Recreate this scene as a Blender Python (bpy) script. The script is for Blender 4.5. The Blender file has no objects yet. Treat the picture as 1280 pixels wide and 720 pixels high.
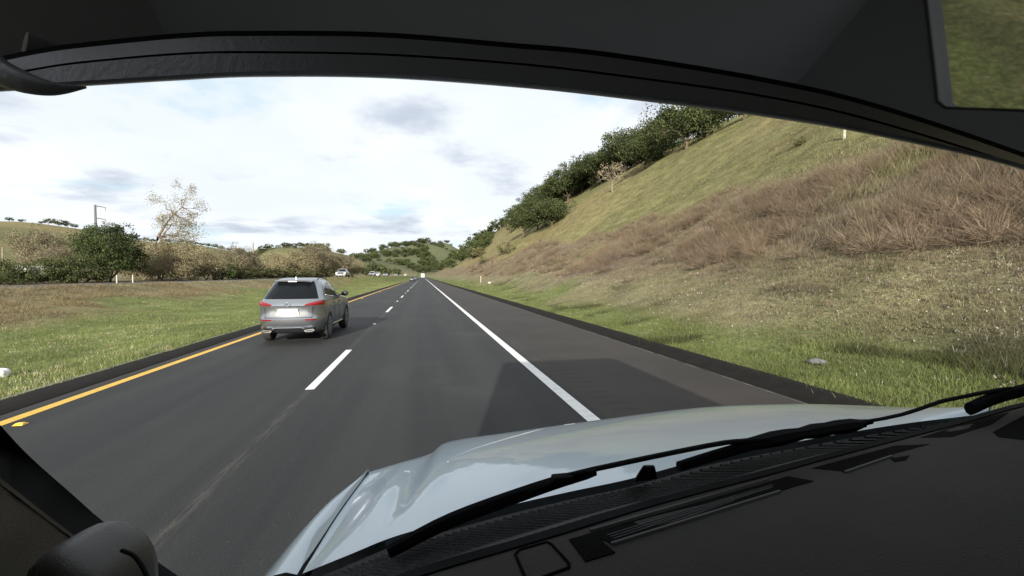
import bpy, bmesh, math, random
import numpy as np
from mathutils import Vector, Matrix, Euler

# ------------------------------------------------------------------ camera, sky, sun, exposure
scene = bpy.context.scene
COL = scene.collection
CAM_H = 1.68
F_PX = 560.0                       # focal length in pixels of the 1280 px wide frame
YAW, PITCH = math.radians(-11.3), math.radians(-1.5)
cam_data = bpy.data.cameras.new('camera')
cam = bpy.data.objects.new('camera', cam_data)
COL.objects.link(cam)
cam.location = (0, 0, CAM_H)
cam.rotation_euler = (math.radians(90) + PITCH, 0, YAW)
cam_data.sensor_width = 36.0
cam_data.lens = 36.0 * F_PX / 1280.0
cam_data.clip_start = 0.02
cam_data.clip_end = 20000
scene.camera = cam
CAM_R = Euler(cam.rotation_euler, 'XYZ').to_matrix()

SUN_EL, SUN_AZ = math.radians(17.0), math.radians(14.0)     # shadows run forward, SUN_AZ to the right
sun_data = bpy.data.lights.new('sun', 'SUN')
sun_data.energy = 5.0
sun_data.angle = math.radians(0.6)
sun_data.color = (1.0, 0.94, 0.83)
sun = bpy.data.objects.new('sun', sun_data)
COL.objects.link(sun)
ray_dir = Vector((math.sin(SUN_AZ) * math.cos(SUN_EL), math.cos(SUN_AZ) * math.cos(SUN_EL), -math.sin(SUN_EL)))
sun.rotation_euler = ray_dir.to_track_quat('-Z', 'Y').to_euler()

world = bpy.data.worlds.new('World')
scene.world = world
world.use_nodes = True
wt = world.node_tree
wt.nodes.clear()
def wn(t, **k):
    n = wt.nodes.new(t)
    for a, b in k.items():
        setattr(n, a, b)
    return n
w_out = wn('ShaderNodeOutputWorld')
w_bg = wn('ShaderNodeBackground')
w_bg.inputs['Strength'].default_value = 0.069
w_sky = wn('ShaderNodeTexSky', sky_type='NISHITA', sun_disc=False)
w_sky.sun_elevation = SUN_EL
w_sky.sun_rotation = math.radians(180) + SUN_AZ
w_tc = wn('ShaderNodeTexCoord')
w_sep = wn('ShaderNodeSeparateXYZ')
wt.links.new(w_tc.outputs['Generated'], w_sep.inputs[0])
def wmath(op, a, b=None):
    n = wn('ShaderNodeMath', operation=op)
    for i, v in enumerate((a, b)):
        if v is None:
            continue
        if isinstance(v, (int, float)):
            n.inputs[i].default_value = v
        else:
            wt.links.new(v, n.inputs[i])
    return n.outputs[0]
zc = wmath('ADD', wmath('MAXIMUM', w_sep.outputs['Z'], 0.0), 0.16)
ux = wmath('DIVIDE', w_sep.outputs['X'], zc)
uy = wmath('DIVIDE', w_sep.outputs['Y'], zc)
w_uv = wn('ShaderNodeCombineXYZ')
wt.links.new(ux, w_uv.inputs[0]); wt.links.new(uy, w_uv.inputs[1])
def wnoise(scale, detail, rough, offs, lo, hi):
    m = wn('ShaderNodeMapping'); m.inputs['Location'].default_value = offs
    wt.links.new(w_uv.outputs[0], m.inputs[0])
    n = wn('ShaderNodeTexNoise')
    n.inputs['Scale'].default_value = scale; n.inputs['Detail'].default_value = detail; n.inputs['Roughness'].default_value = rough
    wt.links.new(m.outputs[0], n.inputs['Vector'])
    r = wn('ShaderNodeMapRange', interpolation_type='SMOOTHSTEP')
    r.inputs['From Min'].default_value = lo; r.inputs['From Max'].default_value = hi
    wt.links.new(n.outputs['Fac'], r.inputs['Value'])
    return r.outputs[0]
def wmix(f, a, b):
    n = wn('ShaderNodeMix', data_type='RGBA')
    wt.links.new(f, n.inputs[0])
    for i, v in ((6, a), (7, b)):
        if isinstance(v, tuple):
            n.inputs[i].default_value = (*v, 1)
        else:
            wt.links.new(v, n.inputs[i])
    return n.outputs[2]
cover = wnoise(1.1, 7, .55, (3.1, 1.7, 0), .30, .45)          # nearly closed bright cloud
grey = wnoise(1.35, 7, .55, (7.9, -2.6, 0), .52, .70)           # darker undersides
white = wmix(wnoise(.9, 6, .55, (-4, 9, 0), .35, .7), (6.4, 6.8, 7.3), (7.3, 7.6, 7.9))
cloud = wmix(grey, white, (4.3, 4.75, 5.6))
pale = wn('ShaderNodeMix', data_type='RGBA'); pale.inputs[0].default_value = .72
wt.links.new(w_sky.outputs[0], pale.inputs[6]); pale.inputs[7].default_value = (5.2, 6.6, 7.4, 1)
wt.links.new(wmix(cover, pale.outputs[2], cloud), w_bg.inputs['Color'])
wt.links.new(w_bg.outputs[0], w_out.inputs['Surface'])

vs = scene.view_settings
vs.view_transform = 'Standard'
vs.look = 'None'
vs.exposure = 1.12
vs.gamma = 1.0
vs.use_curve_mapping = False
scene.render.film_transparent = False
scene.cycles.use_denoising = True
scene.cycles.max_bounces = 8
scene.cycles.transparent_max_bounces = 12

# ------------------------------------------------------------------ helpers
rng = np.random.default_rng(7)
R = random.Random(11)

def ray(px, py):
    return CAM_R @ Vector(((px - 640) / F_PX, (360 - py) / F_PX, -1.0))
def at_d(px, py, d):                       # point at camera depth d through a pixel
    return Vector((0, 0, CAM_H)) + ray(px, py) * d
def at_z(px, py, z):
    r = ray(px, py)
    return Vector((0, 0, CAM_H)) + r * ((z - CAM_H) / r.z)

def vnoise(x, y, scale, seed=0):
    x = np.asarray(x, float) / scale + seed * 17.31
    y = np.asarray(y, float) / scale + seed * 5.77
    xi, yi = np.floor(x), np.floor(y)
    fx, fy = x - xi, y - yi
    fx, fy = fx * fx * (3 - 2 * fx), fy * fy * (3 - 2 * fy)
    def h(a, b):
        v = np.sin(a * 127.1 + b * 311.7 + seed * 74.7) * 43758.5453
        return v - np.floor(v)
    return (h(xi, yi) * (1 - fx) + h(xi + 1, yi) * fx) * (1 - fy) + (h(xi, yi + 1) * (1 - fx) + h(xi + 1, yi + 1) * fx) * fy
def sstep(a, b, x):
    t = np.clip((np.asarray(x, float) - a) / (b - a), 0, 1)
    return t * t * (3 - 2 * t)

def link(o, parent=None):
    COL.objects.link(o)
    if parent is not None:
        o.parent = parent
    return o
def mesh_obj(name, verts, faces, mat=None, parent=None, smooth=False, col=None):
    me = bpy.data.meshes.new(name)
    if isinstance(verts, np.ndarray) and isinstance(faces, np.ndarray):
        nv, nf, k = len(verts), len(faces), faces.shape[1]
        me.vertices.add(nv); me.vertices.foreach_set('co', verts.astype(np.float32).ravel())
        me.loops.add(nf * k); me.loops.foreach_set('vertex_index', faces.astype(np.int32).ravel())
        me.polygons.add(nf)
        me.polygons.foreach_set('loop_start', np.arange(0, nf * k, k, dtype=np.int32))
        me.polygons.foreach_set('loop_total', np.full(nf, k, dtype=np.int32))
        me.update(calc_edges=True)
    else:
        me.from_pydata([tuple(v) for v in verts], [], [tuple(f) for f in faces]); me.update()
    if col is not None:
        a = me.color_attributes.new('Col', 'FLOAT_COLOR', 'POINT')
        c = np.ones((len(verts), 4), np.float32); c[:, :3] = col
        a.data.foreach_set('color', c.ravel())
    if smooth:
        me.polygons.foreach_set('use_smooth', np.ones(len(me.polygons), bool))
    if mat:
        me.materials.append(mat)
    return link(bpy.data.objects.new(name, me), parent)
def tag(o, label, cat=None, group=None, kind=None):
    o['label'] = label
    if cat: o['category'] = cat
    if group: o['group'] = group
    if kind: o['kind'] = kind
    return o
def empty(name, loc=(0, 0, 0), rz=0.0):
    o = bpy.data.objects.new(name, None)
    o.empty_display_size = .2
    o.location = loc; o.rotation_euler = (0, 0, rz)
    return link(o)
def copy_tree(o, parent=None):
    c = o.copy(); COL.objects.link(c)
    if parent is not None: c.parent = parent
    for ch in list(o.children):
        copy_tree(ch, c)
    return c

class MB:                                  # small mesh collector
    def __init__(s): s.v, s.f = [], []
    def add(s, v, f):
        n = len(s.v); s.v += [tuple(p) for p in v]; s.f += [tuple(i + n for i in q) for q in f]; return s
    def box(s, x0, x1, y0, y1, z0, z1):
        v = [(x, y, z) for z in (z0, z1) for x, y in ((x0, y0), (x1, y0), (x1, y1), (x0, y1))]
        return s.add(v, [(3, 2, 1, 0), (4, 5, 6, 7), (0, 1, 5, 4), (1, 2, 6, 5), (2, 3, 7, 6), (3, 0, 4, 7)])
    def tube(s, pts, rad, n=8, flat=1.0):
        pts = [Vector(p) for p in pts]
        rads = rad if isinstance(rad, (list, tuple)) else [rad] * len(pts)
        rings = []
        for i, p in enumerate(pts):
            t = (pts[min(i + 1, len(pts) - 1)] - pts[max(i - 1, 0)]).normalized()
            up = Vector((0, 0, 1)) if abs(t.z) < .95 else Vector((1, 0, 0))
            a = t.cross(up).normalized(); b = a.cross(t).normalized()
            rings.append([p + (a * math.cos(2 * math.pi * k / n) + b * flat * math.sin(2 * math.pi * k / n)) * rads[i] for k in range(n)])
        v = [q for r_ in rings for q in r_]
        f = [(i * n + k, i * n + (k + 1) % n, (i + 1) * n + (k + 1) % n, (i + 1) * n + k) for i in range(len(pts) - 1) for k in range(n)]
        f += [tuple(range(n - 1, -1, -1)), tuple(range((len(pts) - 1) * n, len(pts) * n))]
        return s.add(v, f)
    def lathe(s, prof, n=24, axis='X'):    # prof: (radius, offset along axis)
        v = []
        for r_, h in prof:
            for k in range(n):
                a = 2 * math.pi * k / n
                v.append((h, r_ * math.cos(a), r_ * math.sin(a)) if axis == 'X' else ((r_ * math.cos(a), h, r_ * math.sin(a)) if axis == 'Y' else (r_ * math.cos(a), r_ * math.sin(a), h)))
        m = len(prof)
        f = [(i * n + k, i * n + (k + 1) % n, (i + 1) * n + (k + 1) % n, (i + 1) * n + k) for i in range(m - 1) for k in range(n)]
        f += [tuple(range(n - 1, -1, -1)), tuple(range((m - 1) * n, m * n))]
        return s.add(v, f)
    def grid(s, rows):                     # rows of equal length
        n = len(rows[0]); v = [p for r_ in rows for p in r_]
        return s.add(v, [(i * n + k, i * n + k + 1, (i + 1) * n + k + 1, (i + 1) * n + k) for i in range(len(rows) - 1) for k in range(n - 1)])
    def prism(s, poly, d):                 # poly of 3D points extruded by vector d
        n = len(poly); d = Vector(d)
        v = [Vector(p) for p in poly] + [Vector(p) + d for p in poly]
        return s.add(v, [tuple(range(n - 1, -1, -1)), tuple(range(n, 2 * n))] + [(k, (k + 1) % n, n + (k + 1) % n, n + k) for k in range(n)])
    def build(s, name, mat, parent=None, smooth=False, bevel=0, angle=40):
        o = mesh_obj(name, s.v, s.f, mat, parent, False)
        bm = bmesh.new(); bm.from_mesh(o.data)
        bmesh.ops.recalc_face_normals(bm, faces=bm.faces)
        if bevel:
            bmesh.ops.bevel(bm, geom=[e for e in bm.edges if len(e.link_faces) == 2 and e.calc_face_angle(0) > .5], offset=bevel, segments=2, affect='EDGES', profile=.6)
        for f in bm.faces: f.smooth = smooth
        if smooth:
            for e in bm.edges:
                if len(e.link_faces) == 2 and e.calc_face_angle(0) > math.radians(angle): e.smooth = False
        bm.to_mesh(o.data); bm.free()
        return o

# ------------------------------------------------------------------ materials
MATS = {}
def pmat(name, color, rough=.6, metal=0.0, spec=.5, coat=0.0, coat_rough=.05, var=0.0, scale=8.0, bump=0.0, bscale=60.0, attr=False, trans=0.0, emit=None):
    m = bpy.data.materials.new(name); m.use_nodes = True
    t = m.node_tree; b = t.nodes['Principled BSDF']
    b.inputs['Base Color'].default_value = (*color, 1)
    b.inputs['Roughness'].default_value = rough
    b.inputs['Metallic'].default_value = metal
    b.inputs['Specular IOR Level'].default_value = spec
    b.inputs['Coat Weight'].default_value = coat
    b.inputs['Coat Roughness'].default_value = coat_rough
    src = None
    if attr:
        a = t.nodes.new('ShaderNodeVertexColor'); a.layer_name = 'Col'; src = a.outputs[0]
    if var:
        g = t.nodes.new('ShaderNodeNewGeometry')
        n = t.nodes.new('ShaderNodeTexNoise'); n.inputs['Scale'].default_value = scale; n.inputs['Detail'].default_value = 6
        t.links.new(g.outputs['Position'], n.inputs['Vector'])
        r_ = t.nodes.new('ShaderNodeMapRange'); r_.inputs['From Min'].default_value = .3; r_.inputs['From Max'].default_value = .7
        r_.inputs['To Min'].default_value = 1 - var; r_.inputs['To Max'].default_value = 1 + var
        t.links.new(n.outputs['Fac'], r_.inputs['Value'])
        v = t.nodes.new('ShaderNodeVectorMath'); v.operation = 'SCALE'
        if src is None: v.inputs[0].default_value = color
        else: t.links.new(src, v.inputs[0])
        t.links.new(r_.outputs[0], v.inputs['Scale']); src = v.outputs[0]
    if src is not None:
        t.links.new(src, b.inputs['Base Color'])
    if bump:
        g = t.nodes.new('ShaderNodeNewGeometry')
        n = t.nodes.new('ShaderNodeTexNoise'); n.inputs['Scale'].default_value = bscale; n.inputs['Detail'].default_value = 4
        t.links.new(g.outputs['Position'], n.inputs['Vector'])
        bp = t.nodes.new('ShaderNodeBump'); bp.inputs['Strength'].default_value = bump; bp.inputs['Distance'].default_value = .02
        t.links.new(n.outputs['Fac'], bp.inputs['Height']); t.links.new(bp.outputs[0], b.inputs['Normal'])
    if trans:
        tr = t.nodes.new('ShaderNodeBsdfTranslucent'); mx = t.nodes.new('ShaderNodeMixShader'); mx.inputs[0].default_value = trans
        if src is not None: t.links.new(src, tr.inputs[0])
        else: tr.inputs[0].default_value = (*color, 1)
        t.links.new(b.outputs[0], mx.inputs[1]); t.links.new(tr.outputs[0], mx.inputs[2])
        t.links.new(mx.outputs[0], t.nodes['Material Output'].inputs['Surface'])
    MATS[name] = m
    return m
def clear_glass(name, color):
    m = bpy.data.materials.new(name); m.use_nodes = True; t = m.node_tree
    t.nodes.remove(t.nodes['Principled BSDF'])
    tr = t.nodes.new('ShaderNodeBsdfTransparent'); tr.inputs[0].default_value = (*color, 1)
    t.links.new(tr.outputs[0], t.nodes['Material Output'].inputs['Surface'])
    return m

# asphalt: travelled lanes, browner shoulders, scuffed seam under the dashes, rumble grooves
def road_material():
    m = bpy.data.materials.new('asphalt'); m.use_nodes = True
    t = m.node_tree; b = t.nodes['Principled BSDF']
    N = lambda k: t.nodes.new(k)
    g = N('ShaderNodeNewGeometry'); sp = N('ShaderNodeSeparateXYZ'); t.links.new(g.outputs['Position'], sp.inputs[0])
    def mathn(op, a, b_=None, c=None):
        n = N('ShaderNodeMath'); n.operation = op
        for i, v in enumerate((a, b_, c)):
            if v is None: continue
            if isinstance(v, (int, float)): n.inputs[i].default_value = v
            else: t.links.new(v, n.inputs[i])
        return n.outputs[0]
    def noise(scale, detail, vec=None, rough=.55):
        n = N('ShaderNodeTexNoise'); n.inputs['Scale'].default_value = scale; n.inputs['Detail'].default_value = detail; n.inputs['Roughness'].default_value = rough
        t.links.new(vec if vec is not None else g.outputs['Position'], n.inputs['Vector']); return n.outputs['Fac']
    def rng_(v, a, b_, c=0., d=1.):
        n = N('ShaderNodeMapRange'); n.interpolation_type = 'SMOOTHSTEP'
        for k, x in zip(('From Min', 'From Max', 'To Min', 'To Max'), (a, b_, c, d)): n.inputs[k].default_value = x
        t.links.new(v, n.inputs['Value']); return n.outputs[0]
    def mix(f, a, b_, mode='MIX'):
        n = N('ShaderNodeMix'); n.data_type = 'RGBA'; n.blend_type = mode
        if isinstance(f, float): n.inputs[0].default_value = f
        else: t.links.new(f, n.inputs[0])
        for i, v in ((6, a), (7, b_)):
            if isinstance(v, tuple): n.inputs[i].default_value = (*v, 1)
            else: t.links.new(v, n.inputs[i])
        return n.outputs[2]
    mp = N('ShaderNodeMapping'); mp.inputs['Scale'].default_value = (2.2, .07, 1); t.links.new(g.outputs['Position'], mp.inputs[0])
    streak = noise(1.4, 5, mp.outputs[0])
    mp3 = N('ShaderNodeMapping'); mp3.inputs['Scale'].default_value = (1.0, .16, 1); mp3.inputs['Location'].default_value = (4, 9, 0); t.links.new(g.outputs['Position'], mp3.inputs[0])
    X, Y = sp.outputs['X'], sp.outputs['Y']
    lane = mix(rng_(streak, .3, .7), (.0118, .0118, .0132), (.0185, .0185, .0195))
    # polished tyre paths
    for cx in (-4.05, -2.3, -.55, 1.1):
        d = mathn('ABSOLUTE', mathn('SUBTRACT', X, cx))
        lane = mix(mathn('MULTIPLY', rng_(d, .55, .05), .35), lane, (.028, .028, .028))
    shoulder = mix(rng_(noise(.5, 6), .3, .7), (.023, .019, .0165), (.034, .0285, .025))
    lane = mix(mathn('MULTIPLY', rng_(noise(.22, 7, None, .65), .5, .66), .6), lane, (.034, .034, .034))
    lane = mix(mathn('MULTIPLY', rng_(noise(.35, 6, mp3.outputs[0], .6), .56, .66), .5), lane, (.011, .011, .012))
    out = mathn('ADD', rng_(X, 2.05, 2.2), rng_(X, -4.86, -4.95))
    c = mix(out, lane, shoulder)
    # construction seam under the lane dashes, paler worn grit
    mp2 = N('ShaderNodeMapping'); mp2.inputs['Scale'].default_value = (26, 2.2, 1); t.links.new(g.outputs['Position'], mp2.inputs[0])
    wob = mathn('MULTIPLY', mathn('SUBTRACT', noise(.9, 3), .5), .05)
    sd = mathn('ABSOLUTE', mathn('ADD', mathn('SUBTRACT', X, -1.66), wob))
    seam = mathn('MULTIPLY', rng_(sd, .10, .0), rng_(noise(1.0, 6, mp2.outputs[0], .7), .40, .66))
    c = mix(mathn('MULTIPLY', seam, .38), c, (.12, .11, .095))
    sd2 = mathn('ABSOLUTE', mathn('SUBTRACT', X, -1.76))
    c = mix(mathn('MULTIPLY', rng_(sd2, .05, .01), .55), c, (.02, .02, .021))
    # rumble grooves on the right shoulder
    rd = rng_(mathn('ABSOLUTE', mathn('SUBTRACT', X, 2.50)), .21, .16)
    gr = rng_(mathn('SINE', mathn('MULTIPLY', Y, 20.9)), -.1, .6)
    rum = mathn('MULTIPLY', rd, gr)
    c = mix(mathn('MULTIPLY', rum, .3), c, (.014, .013, .013))
    # pale grit specks, fine aggregate
    c = mix(mathn('MULTIPLY', rng_(noise(38, 2), .66, .74), .40), c, (.12, .115, .105))
    agg = noise(95, 3, None, .7)
    hs = N('ShaderNodeVectorMath'); hs.operation = 'SCALE'; t.links.new(c, hs.inputs[0]); t.links.new(rng_(agg, .3, .7, .62, 1.38), hs.inputs['Scale'])
    t.links.new(hs.outputs[0], b.inputs['Base Color'])
    b.inputs['Roughness'].default_value = .78
    b.inputs['Specular IOR Level'].default_value = .35
    bp = N('ShaderNodeBump'); bp.inputs['Strength'].default_value = .5; bp.inputs['Distance'].default_value = .012
    h = mathn('SUBTRACT', agg, mathn('MULTIPLY', rum, 1.2))
    t.links.new(h, bp.inputs['Height']); t.links.new(bp.outputs[0], b.inputs['Normal'])
    return m

def terrain_material():
    m = bpy.data.materials.new('grassland'); m.use_nodes = True
    t = m.node_tree; b = t.nodes['Principled BSDF']
    a = t.nodes.new('ShaderNodeVertexColor'); a.layer_name = 'Col'
    g = t.nodes.new('ShaderNodeNewGeometry')
    def noise(scale, detail, rough=.6):
        n = t.nodes.new('ShaderNodeTexNoise'); n.inputs['Scale'].default_value = scale; n.inputs['Detail'].default_value = detail; n.inputs['Roughness'].default_value = rough
        t.links.new(g.outputs['Position'], n.inputs['Vector']); return n.outputs['Fac']
    def rg(v, p, q, c, d):
        n = t.nodes.new('ShaderNodeMapRange'); n.interpolation_type = 'SMOOTHSTEP'
        for k, x in zip(('From Min', 'From Max', 'To Min', 'To Max'), (p, q, c, d)): n.inputs[k].default_value = x
        t.links.new(v, n.inputs['Value']); return n.outputs[0]
    def mul(c, f):
        v = t.nodes.new('ShaderNodeVectorMath'); v.operation = 'SCALE'; t.links.new(c, v.inputs[0]); t.links.new(f, v.inputs['Scale']); return v.outputs[0]
    def mixc(c, f, to):
        x = t.nodes.new('ShaderNodeMix'); x.data_type = 'RGBA'; t.links.new(f, x.inputs[0]); t.links.new(c, x.inputs[6]); x.inputs[7].default_value = (*to, 1); return x.outputs[2]
    c = a.outputs[0]
    c = mixc(c, rg(noise(.11, 8, .65), .52, .70, 0, .40), (.115, .078, .042))
    c = mixc(c, rg(noise(1.7, 6), .56, .70, 0, .45), (.24, .20, .115))
    c = mixc(c, rg(noise(6.5, 5), .60, .70, 0, .50), (.045, .052, .018))
    c = mul(c, rg(noise(.6, 6), .3, .7, .72, 1.25))
    c = mul(c, rg(noise(14, 4), .3, .7, .6, 1.35))
    t.links.new(c, b.inputs['Base Color'])
    b.inputs['Roughness'].default_value = .95; b.inputs['Specular IOR Level'].default_value = .1
    bp = t.nodes.new('ShaderNodeBump'); bp.inputs['Strength'].default_value = .8; bp.inputs['Distance'].default_value = .10
    t.links.new(noise(4.5, 8, .7), bp.inputs['Height']); t.links.new(bp.outputs[0], b.inputs['Normal'])
    return m

M_ROAD = road_material()
M_TERR = terrain_material()
M_DIKE = pmat('dike_asphalt', (.009, .008, .007), .97, spec=.15, var=.3, scale=6, bump=.5, bscale=70)
def paint_mat(name, col):
    m = pmat(name, col, .6, var=.12, scale=9)
    t = m.node_tree; b = t.nodes['Principled BSDF']; src = b.inputs['Base Color'].links[0].from_socket
    g = t.nodes.new('ShaderNodeNewGeometry'); n = t.nodes.new('ShaderNodeTexNoise'); n.inputs['Scale'].default_value = 22; n.inputs['Detail'].default_value = 8; n.inputs['Roughness'].default_value = .75
    t.links.new(g.outputs['Position'], n.inputs['Vector'])
    r_ = t.nodes.new('ShaderNodeMapRange'); r_.inputs['From Min'].default_value = .60; r_.inputs['From Max'].default_value = .70; t.links.new(n.outputs['Fac'], r_.inputs['Value'])
    x = t.nodes.new('ShaderNodeMix'); x.data_type = 'RGBA'; t.links.new(r_.outputs[0], x.inputs[0]); t.links.new(src, x.inputs[6]); x.inputs[7].default_value = (.06, .058, .055, 1)
    t.links.new(x.outputs[2], b.inputs['Base Color'])
    return m
M_WHITE_LINE = paint_mat('white_marking', (.62, .62, .60))
M_YELLOW_LINE = paint_mat('yellow_marking', (.56, .335, .04))
M_LEAF = pmat('leaf', (.05, .07, .02), .75, spec=.2, attr=True, trans=.22)
M_BARK = pmat('bark', (.11, .085, .062), .9, spec=.1, var=.35, scale=3, bump=.5, bscale=12)
M_TWIG = pmat('twig_bark', (.23, .18, .12), .9, spec=.1, var=.3, scale=3)
M_PALE_BARK = pmat('pale_bark', (.16, .135, .105), .9, spec=.1, var=.3, scale=2.5)
M_GRASS = pmat('grass_blade', (.1, .13, .03), .85, spec=.1, attr=True, trans=.25)

# ------------------------------------------------------------------ terrain height
def near_edge(y): return np.interp(y, [-200, 45, 100, 150, 4000], [-23, -21, -14.5, -12.5, -12.5])
def opp_z(y): return np.interp(y, [-200, 30, 90, 120, 300, 900], [.65, .88, 1.28, 1.42, 1.8, 2.2])
def hill_profile(x):
    return np.interp(x, [5.45, 6.1, 8.5, 12, 25, 60, 75, 110, 200, 600], [.06, .12, .55, 2.2, 9.6, 33.2, 38.5, 43, 44, 30])
def H(x, y):
    x = np.asarray(x, float); y = np.asarray(y, float)
    z = np.full(np.broadcast(x, y).shape, -.10)
    x, y = np.broadcast_arrays(x, y)
    # right hill
    bend = 1 + .10 * (vnoise(x * 0, y, 60, 3) - .5) + .30 * (vnoise(x * 0 + 3, y, 240, 5) - .45) * sstep(60, 250, y)
    lumps = (vnoise(x, y, 9, 1) - .5) * 1.3 + (vnoise(x * .6, y, 3.0, 2) - .5) * .45 + (vnoise(x, y, 22, 16) - .5) * 2.0 * sstep(12, 22, x)
    hr = hill_profile(x) * np.where(x > 14, 1 + (bend - 1) * sstep(14, 50, x), 1)
    hr = hr * (1 - .75 * sstep(620, 1050, y)) + lumps * sstep(7.5, 14, x) + (vnoise(x, y, 40, 4) - .5) * 5 * sstep(25, 60, x) + (vnoise(x, y, 1.3, 8) - .5) * .10 * sstep(5.9, 7, x)
    z = np.where(x > 5.44, hr, z)
    # median and opposite carriageway
    ne, zo = near_edge(y), opp_z(y)
    t = np.clip((-5.7 - x) / (-5.7 - ne), 0, 1)
    med = -.04 + (zo + .02) * sstep(.25, 1, t) - .22 * np.sin(np.pi * t) + ((vnoise(x, y, 5, 6) - .5) * .30 + (vnoise(x, y, 1.5, 9) - .5) * .13) * np.sin(np.pi * np.clip(t, 0.02, .98)) ** .6 + .27 * np.exp(-((t - .93) / .06) ** 2)
    z = np.where(x < -5.7, med, z)
    fe = ne - 10.0
    beyond = zo - .06 + (vnoise(x, y, 18, 7) - .5) * .9 * sstep(0, 12, fe - x)
    z = np.where(x < ne, np.where(x < fe - .3, beyond, zo - .06), z)
    z = -.1 + (z + .1) * (1 - sstep(1020, 1230, y))
    # far hills
    fy = np.interp(y, [-200, 300, 450, 700, 830, 1100], [.9, 1.0, 1.08, .98, .60, .12])
    left = 40 * sstep(-70, -330, x) * fy * (1 + .35 * (vnoise(x, y, 120, 12) - .5)) - 25 * sstep(-420, -900, x) * fy
    g1 = 64 * np.exp(-((x + 300) / 200) ** 2 - ((y - 1180) / 170) ** 2)
    g2 = 96 * np.exp(-(((x + 62) / 205) ** 2) ** 1.5 - (((y - 1640) / 300) ** 2) ** 1.2)
    g3 = 92 * np.exp(-((x - 190) / 210) ** 2 - ((y - 1900) / 320) ** 2)
    g4 = 95 * np.exp(-((x + 470) / 220) ** 2 - ((y - 2300) / 300) ** 2)
    far = left + (g1 + g2 + g3 + g4) * (1 + .34 * (vnoise(x, y, 90, 13) - .5))
    far = far + (vnoise(x, y, 400, 14)) * 50 * sstep(2300, 3200, y)
    return z + far
def Hs(x, y): return float(H(x, y))
def hit(px, py, dmin=3.0, dmax=1500.0):     # where the view ray through a pixel meets the land
    r = ray(px, py)
    d = np.geomspace(dmin, dmax, 5000)
    x, y, z = r.x * d, r.y * d, CAM_H + r.z * d
    below = np.nonzero(H(x, y) >= z)[0]
    if len(below) == 0: return None
    i = below[0]
    return Vector((x[i], y[i], Hs(x[i], y[i])))

xs = np.unique(np.concatenate([-np.geomspace(60, 3500, 45), np.arange(-60, -5.7, .8), [-5.7, -5.55, 5.3, 5.45], np.arange(5.65, 30, .45), np.arange(30, 80, 1.2), np.geomspace(80, 3500, 45)]))
ys = np.unique(np.concatenate([np.arange(-120, 0, 8), np.arange(0, 60, .55), np.arange(60, 160, 1.3), np.arange(160, 500, 4), np.arange(500, 2400, 14), np.geomspace(2400, 6500, 30)]))
gx, gy = np.meshgrid(xs, ys)
gz = H(gx, gy)
nx, ny = len(xs), len(ys)
tv = np.stack([gx.ravel(), gy.ravel(), gz.ravel()], 1)
ii = (np.arange(ny - 1)[:, None] * nx + np.arange(nx - 1)[None]).ravel()
tf = np.stack([ii, ii + 1, ii + nx + 1, ii + nx], 1)
def lerp(a, b, t): return a * (1 - t[:, None]) + np.asarray(b) * t[:, None]
def ground_color(x, y):
    n1, n2, n3 = vnoise(x, y, 6, 21), vnoise(x, y, 2.1, 22), vnoise(x, y, 30, 23)
    c = np.tile(np.array([.138, .132, .058]), (len(x), 1))                       # open hill pasture
    c = lerp(c, (.19, .155, .075), .7 * sstep(.45, .75, n3))
    # right: green verge, mixed slope, brown brush belt
    r_ = sstep(5.2, 5.4, x)
    edge = x + (n1 - .5) * 4 + (n2 - .5) * 1.6
    belt = sstep(10.4, 13, edge) * (1 - sstep(17.5, 21.5, edge + (n3 - .5) * 5)) * r_
    verge = (1 - sstep(7.6, 9.6, edge)) * r_
    mixz = sstep(7.2, 8.8, edge) * (1 - sstep(12, 14, edge)) * r_
    c = lerp(c, (.168, .15, .092), mixz * (.4 + .5 * n2))
    c = lerp(c, (.155, .120, .080), belt * .95)
    c = lerp(c, (.112, .130, .046), verge)
    # left median: green by the road, brown further up
    l_ = sstep(-5.5, -5.8, x)
    ne = near_edge(y)
    t = np.clip((-5.7 - x) / (-5.7 - ne), 0, 1.2)
    te = t + (n1 - .5) * .5 + (n2 - .5) * .15
    medg = l_ * (1 - sstep(1.1, 1.2, t))
    c = lerp(c, (.125, .148, .052), medg * (1 - sstep(.45, .80, te)))
    c = lerp(c, (.165, .142, .08), medg * sstep(.45, .80, te) * (1 - sstep(60, 130, y)))
    c = lerp(c, (.135, .155, .05), medg * sstep(60, 130, y))
    # beyond the opposite lanes
    c = lerp(c, (.16, .135, .075), sstep(1.15, 1.2, t) * sstep(-140, -60, x))
    c = lerp(c, (.085, .094, .050), sstep(900, 1300, y))
    return c
terrain = mesh_obj('ground', tv, tf, M_TERR, None, True, ground_color(tv[:, 0], tv[:, 1]))
tag(terrain, 'grassy valley floor, roadside slopes and rolling hills', None, None, 'structure')

# ------------------------------------------------------------------ roads
ROAD_END = 1260
def strip(name, x0, x1, y0, y1, z, mat, parent=None, n=1):
    yy = np.linspace(y0, y1, n + 1)
    return MB().grid([[(x0, y, z), (x1, y, z)] for y in yy]).build(name, mat, parent)
road = strip('road', -5.0, 5.0, -60, ROAD_END, 0.0, M_ROAD, None, 40)
tag(road, 'dark asphalt carriageway running straight ahead', None, None, 'structure')
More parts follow.
